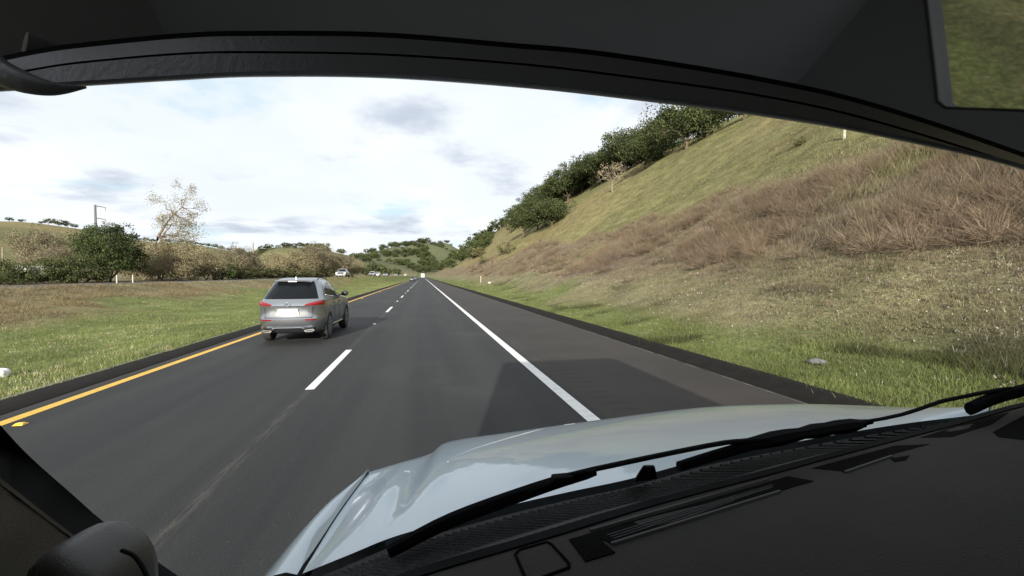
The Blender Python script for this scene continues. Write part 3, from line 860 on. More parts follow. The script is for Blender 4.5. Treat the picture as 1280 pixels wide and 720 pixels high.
def pick_up(x, y, r_):
    n = len(x); c = ground_color(x, y) * (.6 + .8 * vnoise(x, y, 1.5, 91))[:, None]
    q = r_.random(n); c = np.where((q < .2)[:, None], np.array([.25, .215, .13]), c); c = np.where((q > .86)[:, None], c * .5, c)
    return c, r_.random(n) < .9, .5 + 1.0 * vnoise(x, y, 2.5, 92)
tufts('grass', 'short grass on the open upper right hillside', 40000, lambda u, y: 18 + 38 * u, 4, 160, (.06, .16), 87, 5, pick_up, .8, 1.0, .012)
def pick_weeds(x, y, r_):
    n = len(x); c = pal(r_, n, [(.19, .145, .085), (.15, .11, .07), (.23, .19, .11)], [3, 2, 1])
    t = (-5.7 - x) / (-5.7 - near_edge(y)) + (vnoise(x, y, 6, 21) - .5) * .5
    return c, (t > .62) & (vnoise(x, y, 4, 73) > .45), np.ones(n)
o = tufts('dry_weeds', 'dry brown weeds on the far half of the median', 12000, lambda u, y: -5.75 + (near_edge(y) + 6) * u, 10, 90, (.07, .22), 89, 14, pick_weeds, .8, 1.1, .006)
o['category'] = 'weeds'

# ------------------------------------------------------------------ roadside things
M_GREYSTEEL = pmat('grey_steel', (.10, .105, .11), .7, .1)
M_WOODPOLE = pmat('weathered_wood', (.22, .18, .14), .9, var=.25, scale=4)
M_WHITE_PLASTIC = pmat('white_plastic', (.34, .34, .32), .6)
M_AMBER = pmat('amber_reflector', (.75, .42, .06), .3)
M_STONE = pmat('grey_stone', (.24, .235, .225), .9, var=.3, scale=14, bump=.6, bscale=40)
# tall steel utility pole with three arms
def utility_pole(px, d, top_py, lab, arms, mat, side=1, wires=True):
    p = left_at(px, d)
    t = empty('utility_pole', p)
    h = (345 - top_py) * d / F_PX + CAM_H - p.z
    MB().tube([(0, 0, -.5), (0, 0, h)], [.30 * d / 90, .19 * d / 90], 10).build('pole', mat, t, True)
    for fz, ln in arms:
        MB().tube([(0, 0, h * fz), (ln * .5 * side, 0, h * fz - .10), (ln * side, 0, h * fz - .35)], [.13 * d / 90, .11 * d / 90, .08 * d / 90], 6).build('crossarm', mat, t, True)
        MB().tube([(ln * side * .96, 0, h * fz - .33), (ln * side * .96, 0, h * fz - .9)], .05 * d / 90, 6).build('insulator', M_GREYSTEEL, t, True)
    return tag(t, lab, 'pole')
utility_pole(121, 92, 256, 'tall grey steel utility pole with three side arms behind the evergreen', [(.985, 1.9), (.82, 1.9), (.66, 1.9)], M_GREYSTEEL)
def wood_pole(px, d, top_py, lab, arm):
    p = left_at(px, d); t = empty('utility_pole', p)
    h = (345 - top_py) * d / F_PX + CAM_H - p.z
    MB().tube([(0, 0, -.5), (0, 0, h)], [.17 * d / 90, .11 * d / 90], 8).build('pole', M_WOODPOLE, t, True)
    if arm:
        MB().box(-1.1, 1.1, -.07, .07, h * .80, h * .80 + .16).build('crossarm', M_WOODPOLE, t)
    return tag(t, lab, 'pole')
wood_pole(317, 150, 303, 'thin distant wooden pole with crossarm between the brown trees', True)
wood_pole(4, 62, 309, 'short wooden pole at the far left edge of the field', False)
def marker_post(p, h, lab, amber):
    t = empty('marker_post', p)
    MB().box(-.042, .042, -.02, .02, -.2, h).build('post', M_WHITE_PLASTIC, t, bevel=.008)
    MB().box(-.036, .036, -.026, -.0215, h - .28, h - .05).build('reflector', M_AMBER if amber else M_WHITE_PLASTIC, t)
    return tag(t, lab, 'marker post')
for px, lab in ((146, 'white roadside marker post in front of the evergreen, left of two'), (166, 'white roadside marker post right of the evergreen, right of two')):
    q = at_d(px, 352, 42.0 if px < 150 else 44.5)
    marker_post(Vector((q.x, q.y, Hs(q.x, q.y))), .85, lab, False)
q = hit(601, 354.5, 20, 200)
marker_post(q, 1.15, 'white and amber marker post on the right verge ahead', True)
# post high on the slope
q = hit(1055, 174, 10, 200)
t = empty('fence_post', q)
MB().tube([(0, 0, -.3), (.01, 0, .5), (0, .01, 1.05)], [.09, .085, .075], 8).build('post', pmat('pale_wood', (.30, .28, .23), .9, var=.2, scale=9), t, True)
tag(t, 'short pale post standing alone high on the right slope', 'post')
# stones
def stone(p, s, seed, lab, mat=M_STONE):
    r_ = np.random.default_rng(seed)
    bm = bmesh.new(); bmesh.ops.create_icosphere(bm, subdivisions=2, radius=1)
    for v in bm.verts:
        v.co *= 1 + .22 * (r_.random() - .5)
        v.co.x *= s[0]; v.co.y *= s[1]; v.co.z *= s[2]
    me = bpy.data.meshes.new('stone'); bm.to_mesh(me); bm.free(); me.materials.append(mat)
    o = link(bpy.data.objects.new('stone', me)); o.location = p
    return tag(o, lab, 'stone')
q = hit(1021, 454, 3, 100); stone(q + Vector((0, 0, .03)), (.17, .12, .05), 5, 'flat grey stone in the grass right of the kerb', pmat('dark_stone', (.12, .118, .118), .9, var=.3, scale=14, bump=.6, bscale=40))
q = hit(612, 354, 10, 200); stone(q + Vector((0, 0, .05)), (.22, .2, .14), 6, 'small pale stone beside the amber marker post', pmat('pale_stone', (.55, .53, .48), .9, var=.15))
q = hit(895, 319, 4, 200); stone(q + Vector((0, 0, .05)), (.10, .09, .08), 8, 'pale stone at the lower edge of the brown brush', MATS['pale_stone'])
# white plastic bag at the left edge
q = at_z(-3, 472, -.12)
q.z = Hs(q.x, q.y)
r_ = np.random.default_rng(4)
bm = bmesh.new(); bmesh.ops.create_icosphere(bm, subdivisions=3, radius=1)
for v in bm.verts:
    k = 1 + .16 * math.sin(5 * v.co.x + 3 * v.co.z) * math.cos(4 * v.co.y) + .05 * r_.normal()
    v.co = Vector((v.co.x * .17 * k, v.co.y * .13 * k, v.co.z * .095 * k))
me = bpy.data.meshes.new('plastic_bag'); bm.to_mesh(me); bm.free(); me.materials.append(pmat('bag_white', (.8, .8, .8), .5, trans=.2))
me.polygons.foreach_set('use_smooth', np.ones(len(me.polygons), bool))
o = link(bpy.data.objects.new('plastic_bag', me)); o.location = q + Vector((0, 0, .10))
tag(o, 'crumpled white litter lying on the grass at the left edge', 'litter')
# pale shed half hidden behind the bushes
p = left_at(42, 54)
t = empty('shed', p, .5)
M_SHED = pmat('shed_white', (.62, .62, .60), .8, var=.1, scale=3)
M_DARK = pmat('dark_void', (.02, .02, .022), .8)
MB().box(-1.1, 1.1, -1, 1, -.3, 1.35).build('wall', M_SHED, t)
MB().prism([(-1.3, -1.2, 1.352), (1.3, -1.2, 1.352), (1.3, 0, 1.8), (-1.3, 0, 1.8)], (0, 0, .06)).prism([(-1.3, 1.2, 1.352), (1.3, 1.2, 1.352), (1.3, .005, 1.8), (-1.3, .005, 1.8)], (0, 0, .06)).build('roof', M_SHED, t)
MB().box(-.5, .5, -1.012, -.99, -.2, 1.1).build('door', M_DARK, t)
tag(t, 'small pale shed half hidden behind the dark bushes at far left', 'shed')

# ------------------------------------------------------------------ vehicles
M_TYRE = pmat('tyre_rubber', (.018, .018, .018), .85, bump=.2, bscale=80)
M_RIM = pmat('alloy_rim', (.42, .43, .44), .3, .85)
M_CARGLASS = pmat('tinted_glass', (.006, .007, .009), .08, spec=.12)
M_RED = pmat('red_lens', (.17, .003, .006), .2, coat=.4)
M_CHROME = pmat('chrome', (.75, .75, .76), .12, 1.0)
M_BLACKPL = pmat('black_plastic', (.02, .02, .021), .55)
M_PLATE = pmat('plate_white', (.55, .56, .56), .45)
M_GREYPAINT = pmat('grey_metallic_paint', (.31, .325, .35), .27, .88, coat=.3)
M_LAMP = pmat('clear_lens', (.75, .77, .78), .12, coat=.8)

class Shell:                               # car body from horizontal slices: z -> half width, rear y, front y
    def __init__(s, tab, cr=.26, cl=.42, fr=.34, fl=.62, bow=.10, fbow=.22):
        a = np.array(tab, float); s.z = a[:, 0]; s.a = a; s.p = (cr, cl, fr, fl, bow, fbow)
    def at(s, z):
        return [float(np.interp(z, s.z, s.a[:, k])) for k in (1, 2, 3)]
    def pt(s, z, t):                       # t 0..5 along the right half: rear, rear corner, side, front corner, front
        w, r_, f = s.at(z); cr, cl, fr, fl, bow, fbow = s.p
        k = min(1, w / .6); cr, fr = cr * k, fr * k
        L = f - r_; cl, fl = min(cl, L * .3), min(fl, L * .35)
        yr = r_ + bow * ((w - cr) / .9) ** 2; yf = f - fbow * ((w - fr) / .9) ** 2
        if t <= 1: x = t * (w - cr); return (x, r_ + bow * (x / .9) ** 2, z)
        if t <= 2:
            u = t - 1; P0, P1, P2 = (w - cr, yr), (w, yr + cl * .18), (w, yr + cl)
            return ((1 - u) ** 2 * P0[0] + 2 * u * (1 - u) * P1[0] + u * u * P2[0], (1 - u) ** 2 * P0[1] + 2 * u * (1 - u) * P1[1] + u * u * P2[1], z)
        if t <= 3: u = t - 2; return (w, yr + cl + u * (yf - fl - yr - cl), z)
        if t <= 4:
            u = t - 3; P0, P1, P2 = (w, yf - fl), (w, yf - fl * .12), (w - fr, yf)
            return ((1 - u) ** 2 * P0[0] + 2 * u * (1 - u) * P1[0] + u * u * P2[0], (1 - u) ** 2 * P0[1] + 2 * u * (1 - u) * P1[1] + u * u * P2[1], z)
        u = t - 4; x = (w - fr) * (1 - u); return (x, f - fbow * (x / .9) ** 2, z)
    def side_pt(s, y, z, off=.004):        # point on the right flank
        ts = np.linspace(1.0, 4.0, 121); P = np.array([s.pt(z, t) for t in ts])
        x = float(np.interp(y, P[:, 1], P[:, 0]))
        return (x + off, y, z)
    def body(s, zs=None, tn=(6, 6, 14, 6, 6)):
        zs = s.z if zs is None else zs
        ts = np.concatenate([np.linspace(i, i + 1, n_, endpoint=False) for i, n_ in enumerate(tn)] + [[5.0]])
        rows = []
        for z in zs:
            rgt = [s.pt(z, t) for t in ts]
            rows.append(rgt + [(-x, y, z_) for x, y, z_ in rgt[-2:0:-1]])
        n_ = len(rows[0]); m = MB()
        v = [p for r_ in rows for p in r_]
        f = [(i * n_ + k, i * n_ + (k + 1) % n_, (i + 1) * n_ + (k + 1) % n_, (i + 1) * n_ + k) for i in range(len(rows) - 1) for k in range(n_)]
        f += [tuple(range(n_ - 1, -1, -1)), tuple(range((len(rows) - 1) * n_, len(rows) * n_))]
        m.add(v, f); return m
    def rear_patch(s, z0, z1, t0, t1, off=-.006, nz=5, nt=10, taper=0.0):   # t may be negative for the left half
        rows = []
        for i in range(nz):
            z = z0 + (z1 - z0) * i / (nz - 1); row = []
            k = 1 - taper * i / (nz - 1)
            for j in range(nt):
                t = (t0 + (t1 - t0) * j / (nt - 1)) * k
                x, y, _ = s.pt(z, abs(t)); x = math.copysign(x, t) if t else 0
                x2, y2, _ = s.pt(z, abs(t) + .02); nx_, ny_ = (y2 - y), -(x2 - s.pt(z, abs(t))[0]); l = math.hypot(nx_, ny_) or 1
                row.append((x + math.copysign(nx_ / l, t if t else 1) * -off, y + ny_ / l * -off, z))
            rows.append(row)
        return MB().grid(rows)
    def side_patch(s, bottom, top, off=.005, n=10, nz=4):   # bottom/top: polylines of (y,z) from rear to front
        rows = []
        by, bz = zip(*bottom); ty, tz = zip(*top)
        for i in range(nz):
            k = i / (nz - 1); row = []
            for j in range(n):
                u = j / (n - 1)
                yb = np.interp(u, np.linspace(0, 1, len(by)), by); zb = np.interp(u, np.linspace(0, 1, len(bz)), bz)
                yt = np.interp(u, np.linspace(0, 1, len(ty)), ty); zt = np.interp(u, np.linspace(0, 1, len(tz)), tz)
                row.append(s.side_pt(yb + (yt - yb) * k, zb + (zt - zb) * k, off))
            rows.append(row)
        return MB().grid(rows)
def mirror(mb):
    m = MB(); return m.add([(-x, y, z) for x, y, z in mb.v], [tuple(reversed(f)) for f in mb.f])

def wheel(parent, x, y, r_, w, detail=True):
    s = 1 if x > 0 else -1
    a = empty('wheel', (x, y, r_)); a.parent = parent
    MB().lathe([(r_ * .62, -w * .5), (r_ * .93, -w * .5), (r_ * .985, -w * .40), (r_, -w * .2), (r_, w * .2), (r_ * .985, w * .40), (r_ * .93, w * .5), (r_ * .62, w * .5)], 28).build('tyre', M_TYRE, a, True, angle=50)
    if detail:
        m = MB()
        m.lathe([(r_ * .655, s * w * .30), (r_ * .655, s * w * .505), (r_ * .60, s * w * .505), (r_ * .58, s * w * .32)], 28)
        m.lathe([(r_ * .14, s * w * .30), (r_ * .14, s * w * .47), (r_ * .08, s * w * .48)], 14)
        for k in range(10):
            an = 2 * math.pi * k / 10
            c_, sn = math.cos(an), math.sin(an)
            q = lambda rad, tang, off: (s * off, rad * c_ - tang * sn, rad * sn + tang * c_)
            m.prism([q(r_ * .12, -.022, w * .38), q(r_ * .12, .022, w * .38), q(r_ * .61, .016, w * .42), q(r_ * .61, -.016, w * .42)], (s * .03, 0, 0))
        m.build('rim', M_RIM, a, True, angle=35)
        MB().lathe([(r_ * .60, s * w * .10), (r_ * .60, s * w * .24), (.01, s * w * .24)], 20).build('brake', M_BLACKPL, a, True)
    else:
        MB().lathe([(r_ * .64, s * w * .40), (r_ * .60, s * w * .505), (r_ * .2, s * w * .46)], 20).build('rim', M_RIM, a, True)
    return a

def cut_arches(o, axles, r_, half):
    for y in axles:
        for sgn in (-1, 1):
            c = MB().lathe([(r_, -.30), (r_, .30)], 28).build('cutter', None)
            for v in c.data.vertices: v.co += Vector((sgn * (half - .02), y, r_ * .90))
            md = o.modifiers.new('cut', 'BOOLEAN'); md.object = c; md.operation = 'DIFFERENCE'; md.solver = 'EXACT'
            bpy.context.view_layer.update()
            dg = bpy.context.evaluated_depsgraph_get()
            me = bpy.data.meshes.new_from_object(o.evaluated_get(dg))
            o.modifiers.clear()
            old = o.data; o.data = me; bpy.data.meshes.remove(old)
            cm = c.data; bpy.data.objects.remove(c); bpy.data.meshes.remove(cm)

def smooth_angle(o, deg):
    bm = bmesh.new(); bm.from_mesh(o.data)
    for f in bm.faces: f.smooth = True
    for e in bm.edges:
        e.smooth = not (len(e.link_faces) == 2 and e.calc_face_angle(0) > math.radians(deg))
    bm.to_mesh(o.data); bm.free()

def grey_suv():
    t = empty('car')
    sh = Shell([(.24, .78, .34, 4.30), (.30, .86, .16, 4.46), (.40, .895, .07, 4.58), (.52, .91, .02, 4.62), (.62, .918, .01, 4.63), (.66, .918, .035, 4.62), (.78, .92, .075, 4.58), (.90, .918, .06, 4.48), (.955, .912, .045, 4.40),
                (1.01, .895, .07, 4.22), (1.06, .872, .11, 3.75), (1.10, .85, .15, 3.28), (1.20, .805, .245, 3.02), (1.32, .755, .37, 2.78), (1.44, .70, .50, 2.52), (1.53, .65, .60, 2.32), (1.585, .59, .68, 2.16), (1.62, .50, .80, 1.98), (1.638, .34, 1.0, 1.75)], cr=.36, cl=.62, bow=.14)
    b = sh.body().build('body', M_GREYPAINT, t)
    cut_arches(b, (.97, 3.63), .39, .90); smooth_angle(b, 32)
    # dark liner behind the arches
    for y in (.97, 3.63):
        for sg in (-1, 1):
            ang = np.linspace(0, math.pi, 13)
            m = MB().grid([[(sg * xx_, y + .395 * math.cos(a), .352 + .395 * math.sin(a)) for a in ang] for xx_ in (.50, .86)])
            m.add([(sg * .52, y + .39 * math.cos(a), .35 + .39 * math.sin(a)) for a in ang], [tuple(range(13))])
            m.build('arch_liner', M_BLACKPL, t)
    # glass
    sh.rear_patch(1.115, 1.545, -1.45, 1.45, nz=7, nt=19, taper=.02).build('rear_window', M_CARGLASS, t, True)
    wins = [([(.98, 1.17), (1.62, 1.13)], [(1.10, 1.36), (1.50, 1.52)], 'rear'), ([(1.70, 1.125), (2.52, 1.10)], [(1.56, 1.53), (2.10, 1.545)], 'mid'), ([(2.60, 1.10), (3.02, 1.105)], [(2.17, 1.545), (2.32, 1.50)], 'front')]
    wins = [([(.92, 1.20), (1.62, 1.135)], [(1.02, 1.33), (1.58, 1.515)]), ([(1.68, 1.13), (2.26, 1.11)], [(1.64, 1.52), (2.10, 1.53)]), ([(2.33, 1.108), (2.98, 1.105)], [(2.17, 1.53), (2.36, 1.46)])]
    for bt, tp in wins:
        m = sh.side_patch(bt, tp); m.build('side_window', M_CARGLASS, t, True); mirror(m).build('side_window', M_CARGLASS, t, True)
    # chrome belt line under the windows
    m = MB().tube([sh.side_pt(y, z, .008) for y, z in ((.86, 1.19), (1.3, 1.145), (1.9, 1.11), (2.5, 1.092), (3.02, 1.09))], .011, 6)
    m.build('window_trim', M_CHROME, t, True); mirror(m).build('window_trim', M_CHROME, t, True)
    # windscreen
    rows = []
    for z in np.linspace(1.12, 1.53, 5):
        row = []
        for k in np.linspace(-1, 1, 13):
            x, y, _ = sh.pt(z, 5 - abs(k) * 1.35); row.append((math.copysign(x, k), y + .006, z + .003))
        rows.append(row)
    MB().grid(rows).build('windscreen', M_CARGLASS, t, True)
    # spoiler with high brake light
    sp = [[(x, .60 - .12 * u + .09 * (x / .6) ** 2 + (.12 if u == 0 else 0), 1.605 - .035 * u * u - .05 * (x / .6) ** 4) for x in np.linspace(-.51, .51, 13)] for u in (0, .5, 1)]
    sp2 = [[(x, y + .01, z - .03) for x, y, z in r_] for r_ in reversed(sp)]
    MB().grid(sp + sp2).build('spoiler', M_GREYPAINT, t, True)
    MB().box(-.12, .12, .472, .484, 1.535, 1.555).build('brake_light', pmat('pale_lens', (.75, .68, .66), .2), t)
    # tail lights
    for sg in (-1, 1):
        m = sh.rear_patch(.925, 1.025, .80, 1.72, off=-.012, nz=5, nt=12)
        v = []
        for x, y, z in m.v:                # thin inner end, tall outer end
            k = min(1, max(0, (x - .40) / .42)); zz = .955 + (z - .925) * (.35 + .75 * k) - .01 + .02 * k
            v.append((x, y, zz))
        m.v = v
        (m if sg > 0 else mirror(m)).build('tail_light', M_RED, t, True)
        m = sh.rear_patch(.585, .615, .80, 1.25, off=-.008, nz=2, nt=6)
        (m if sg > 0 else mirror(m)).build('reflector', M_RED, t, True)
        # exhaust
        m = MB().prism([(.42, 0, .345), (.66, 0, .375), (.70, 0, .335), (.62, 0, .30), (.46, 0, .30)], (0, .10, 0))
        m.v = [(x * sg, y + .03 + .06 * (abs(x) - .4), z) for x, y, z in m.v]; ex = m.build('exhaust_tip', M_CHROME, t)
        m = MB().prism([(.46, 0, .340), (.64, 0, .362), (.67, 0, .337), (.61, 0, .312), (.48, 0, .312)], (0, .02, 0))
        m.v = [(x * sg, y + .022 + .06 * (abs(x) - .4), z) for x, y, z in m.v]; m.build('exhaust_hole', M_BLACKPL, ex)
        # mirror, handles, sill
        m = MB().add([], [])
        bm = bmesh.new(); bmesh.ops.create_uvsphere(bm, u_segments=14, v_segments=8, radius=1)
        for v in bm.verts: v.co = Vector((sg * 1.02 + v.co.x * .12, 2.80 + v.co.y * .07, 1.16 + v.co.z * .085))
        me = bpy.data.meshes.new('mirror'); bm.to_mesh(me); bm.free(); me.materials.append(M_BLACKPL); me.polygons.foreach_set('use_smooth', np.ones(len(me.polygons), bool))
        mo = link(bpy.data.objects.new('wing_mirror', me), t)
        MB().box(min(sg * .84, sg * .95), max(sg * .84, sg * .95), 2.78, 2.84, 1.09, 1.13).build('mirror_arm', M_BLACKPL, mo, bevel=.01)
        for y in (1.45, 2.35):
            m = MB().tube([sh.side_pt(y, .96, .02), sh.side_pt(y + .1, .965, .04), sh.side_pt(y + .2, .96, .02)], .016, 6)
            (m if sg > 0 else mirror(m)).build('door_handle', M_GREYPAINT, t, True)
        m = MB().tube([sh.side_pt(y, z, .006) for y, z in ((1.32, .36), (2.2, .33), (3.22, .33))], .022, 6)
        (m if sg > 0 else mirror(m)).build('sill_trim', M_CHROME, t, True)
        for ya, yb in (((1.62, 1.10), (1.70, .42)), ((2.30, 1.08), (2.30, .38)), ((3.14, 1.06), (3.22, .40))):
            m = MB().tube([sh.side_pt(ya[0] + (yb[0] - ya[0]) * u, ya[1] + (yb[1] - ya[1]) * u, .0015) for u in np.linspace(0, 1, 7)], .005, 4)
            (m if sg > 0 else mirror(m)).build('door_seam', M_BLACKPL, t)
        wheel(t, sg * .80, .97, .365, .235); wheel(t, sg * .80, 3.63, .365, .235)
        for y0 in (.97, 3.63):               # dark cladding ring round each arch
            m = MB()
            pts = [(sg * (.905 if y0 > 2 else .885), y0 + .405 * math.cos(a), .355 + .405 * math.sin(a)) for a in np.linspace(-.15, math.pi + .15, 15)]
            m.tube(pts, .022, 5)
            m.build('arch_trim', M_BLACKPL, t, True)
        m = sh.side_patch([(3.85, .70), (4.35, .66)], [(3.80, .90), (4.20, .80)], off=.006); (m if sg > 0 else mirror(m)).build('headlight', M_LAMP, t, True)
    # plate, its recess, emblem, chrome bar, seams, lower bumper
    def rear_y(z, x=0): return sh.at(z)[1] + .14 * (x / .9) ** 2
    m = sh.rear_patch(.685, .905, -.78, .78, off=-.003, nz=4, nt=11); 
    m.v = [(x * (1.10 if z < .8 else .92), y, z) for x, y, z in m.v]; m.build('plate_recess', pmat('recess_grey', (.11, .115, .12), .5, .5), t, True)
    MB().prism([(-.31, .035, .71), (.31, .035, .71), (.25, .03, .875), (-.25, .03, .875)], (0, .02, 0)).build('number_plate', M_PLATE, t)
    MB().tube([(x, rear_y(.945, x) - .012, .945) for x in np.linspace(-.44, .44, 9)], .022, 8, .6).build('chrome_bar', M_CHROME, t, True)
    m = MB(); ring = [(.075 * math.cos(a), .018, .985 + .05 * math.sin(a)) for a in np.linspace(0, 2 * math.pi, 17)]
    m.tube(ring, .008, 5).tube([(-.02, .018, 1.025), (-.028, .018, .965), (.045, .018, .958)], .008, 5); m.build('emblem', M_CHROME, t, True)
    MB().tube([(x, rear_y(.655, x) - .003, .657) for x in np.linspace(-.62, .62, 11)], .008, 5).build('hatch_seam', M_BLACKPL, t, True)
    for sg in (-1, 1):
        MB().tube([(sg * .63, rear_y(z, .63) - .004, z) for z in (.66, .75, .85, .92)], .005, 4).build('hatch_seam', M_BLACKPL, t, True)
    sh.rear_patch(.26, .40, -1.25, 1.25, off=-.008, nz=4, nt=17).build('lower_bumper', M_BLACKPL, t, True)
    MB().tube([(x, rear_y(.42, x) - .018 if abs(x) < .4 else rear_y(.42, x) - .014, .405 if abs(x) < .36 else .385) for x in np.linspace(-.42, .42, 9)], .013, 6).build('bumper_trim', M_CHROME, t, True)
    MB().tube([(-.02, .36, 1.20), (.16, .31, 1.165), (.34, .315, 1.15)], .012, 6).build('rear_wiper', M_BLACKPL, t, True)
    MB().add([(-.02, .80, 1.615), (.02, .80, 1.615), (.012, .98, 1.63), (-.012, .98, 1.63), (0, .80, 1.685)], [(0, 1, 4), (1, 2, 4), (2, 3, 4), (3, 0, 4)]).build('antenna_fin', M_GREYPAINT, t)
    for sg in (-1, 1):
        MB().tube([(sg * .57, .95, 1.60), (sg * .575, 1.1, 1.635), (sg * .57, 1.9, 1.63), (sg * .57, 2.1, 1.595)], .014, 6).build('roof_rail', M_BLACKPL, t, True)
    return t
suv = grey_suv()
suv.location = (-3.245, 11.8, .002); suv.scale = (.87, 1, 1)
tag(suv, 'grey metallic crossover car ahead in the left lane', 'car')

def simple_car(paint, kind='sedan', name='car'):
    t = empty(name)
    if kind == 'sedan':
        tab = [(.22, .74, .25, 4.2), (.35, .84, .06, 4.42), (.55, .88, 0, 4.5), (.75, .88, .04, 4.42), (.88, .85, .12, 4.2), (.94, .82, .35, 3.4), (.98, .79, .6, 3.1), (1.2, .68, 1.0, 2.7), (1.36, .60, 1.3, 2.3), (1.43, .48, 1.55, 2.05)]
        gz = (1.0, 1.34)
    else:
        tab = [(.30, .80, .2, 4.9), (.45, .93, .05, 5.15), (.65, .97, 0, 5.25), (.95, .97, .02, 5.2), (1.10, .95, .04, 5.05), (1.16, .92, .08, 4.4), (1.22, .88, .12, 3.9), (1.5, .80, .25, 3.4), (1.72, .72, .4, 3.0), (1.82, .6, .6, 2.7)]
        gz = (1.24, 1.68)
    sh = Shell(tab)
    sh.body(tn=(4, 4, 8, 4, 4)).build('body', paint, t, True, angle=30)
    for a in ('windscreen', 'rear_window'):
        rows = []
        for z in np.linspace(gz[0], gz[1], 4):
            row = []
            for k in np.linspace(-1, 1, 9):
                x, y, _ = sh.pt(z, (5 - abs(k) * 1.3) if a == 'windscreen' else abs(k) * 1.3)
                row.append((math.copysign(x, k), y + (.012 if a == 'windscreen' else -.012), z + .005))
            rows.append(row)
        MB().grid(rows).build(a, M_CARGLASS, t, True)
    y0, y1 = sh.at(gz[0])[1] + .55, sh.at(gz[0])[2] - .5
    m = sh.side_patch([(y0, gz[0] + .02), (y1, gz[0] + .02)], [(y0 + .35, gz[1]), (y1 - .45, gz[1])], off=.01, n=8)
    m.build('side_window', M_CARGLASS, t, True); mirror(m).build('side_window', M_CARGLASS, t, True)
    L = sh.a[:, 3].max(); zc_ = .62 if kind == 'sedan' else .88
    for sg in (-1, 1):
        wheel(t, sg * (.75 if kind == 'sedan' else .85), .85, .33, .22, False); wheel(t, sg * (.75 if kind == 'sedan' else .85), L - .9, .33, .22, False)
        MB().box(min(sg * .5, sg * .8), max(sg * .5, sg * .8), L - .32, L - .02, zc_, zc_ + .14).build('headlight', M_LAMP, t, bevel=.02)
        MB().box(min(sg * .55, sg * .82), max(sg * .55, sg * .82), .04, .2, zc_ + .06, zc_ + .14).build('tail_light', M_RED, t, bevel=.02)
    MB().box(-.42, .42, L - .06, L + .012, zc_ - .12, zc_ + .1).build('grille', M_BLACKPL, t, bevel=.02)
    return t
M_PSILVER = pmat('silver_paint', (.26, .265, .28), .3, .4, coat=.6)
M_PWHITE = pmat('white_paint', (.46, .46, .455), .35, coat=.6)
M_PDARK = pmat('dark_paint', (.05, .052, .06), .3, .3, coat=.6)

def pickup():
    t = empty('pickup_truck')
    sh = Shell([(.45, .85, .9, 5.3), (.60, .98, .75, 5.48), (.85, 1.0, .7, 5.5), (1.10, .99, .72, 5.42), (1.20, .95, .8, 5.2), (1.26, .92, 1.9, 4.35), (1.32, .88, 1.95, 4.15), (1.6, .80, 2.05, 3.75), (1.80, .72, 2.2, 3.4), (1.88, .6, 2.4, 3.1)])
    sh.body(tn=(4, 4, 10, 4, 4)).build('body', M_PSILVER, t, True, angle=30)
    rows = []
    for z in np.linspace(1.34, 1.78, 4):
        row = []
        for k in np.linspace(-1, 1, 9):
            x, y, _ = sh.pt(z, 5 - abs(k) * 1.3); row.append((math.copysign(x, k), y + .012, z + .005))
        rows.append(row)
    MB().grid(rows).build('windscreen', M_CARGLASS, t, True)
    m = sh.side_patch([(2.5, 1.34), (3.6, 1.34)], [(2.6, 1.76), (3.1, 1.76)], off=.01, n=8)
    m.build('side_window', M_CARGLASS, t, True); mirror(m).build('side_window', M_CARGLASS, t, True)
    MB().box(-.55, .55, 5.44, 5.54, .78, 1.12).build('grille', M_BLACKPL, t, bevel=.02)
    MB().box(-.95, .95, 5.36, 5.60, .50, .72).build('bumper', M_CHROME, t, bevel=.04)
    for sg in (-1, 1):
        MB().box(min(sg * .60, sg * .93), max(sg * .60, sg * .93), 5.25, 5.47, .82, 1.08).build('headlight', M_LAMP, t, bevel=.03)
        wheel(t, sg * .86, 1.5, .40, .27, False); wheel(t, sg * .86, 4.75, .40, .27, False)
        MB().box(min(sg * .98, sg * 1.2), max(sg * .98, sg * 1.2), 3.75, 3.85, 1.28, 1.52).build('wing_mirror', M_BLACKPL, t, bevel=.03)
    MB().box(-.9, .9, -.1, 1.85, .62, 1.05).build('bed', M_PSILVER, t, bevel=.03)
    return t
def opp(o, px, d, lab, cat='car', group=None):
    q = at_d(px, 345, d)
    o.location = (q.x, q.y + 4, opp_z(q.y) + .02); o.rotation_euler = (0, 0, math.pi - .02)
    return tag(o, lab, cat, group)
opp(pickup(), 428, 90, 'silver pickup truck coming towards us in the opposite lanes', 'pickup')
wc = simple_car(M_PWHITE, 'suv'); opp(wc, 465, 150, 'white oncoming car, first behind the silver pickup')
c2 = copy_tree(wc); opp(c2, 472, 185, 'white oncoming car, second behind the silver pickup')
s1 = simple_car(M_PSILVER); opp(s1, 482, 190, 'small silver oncoming car left of the farthest traffic')
c3 = copy_tree(s1); opp(c3, 495, 250, 'small pale oncoming car, fourth behind the pickup')
c4 = copy_tree(wc); opp(c4, 507, 330, 'farthest white oncoming car beside the road end')
dk = simple_car(M_PDARK); dk.location = (-3.2, 150, .002); tag(dk, 'small dark car far ahead in the left lane', 'car')
dk2 = copy_tree(dk); dk2.location = (-3.1, 235, .002); tag(dk2, 'tiny dark car farthest ahead in the left lane', 'car')
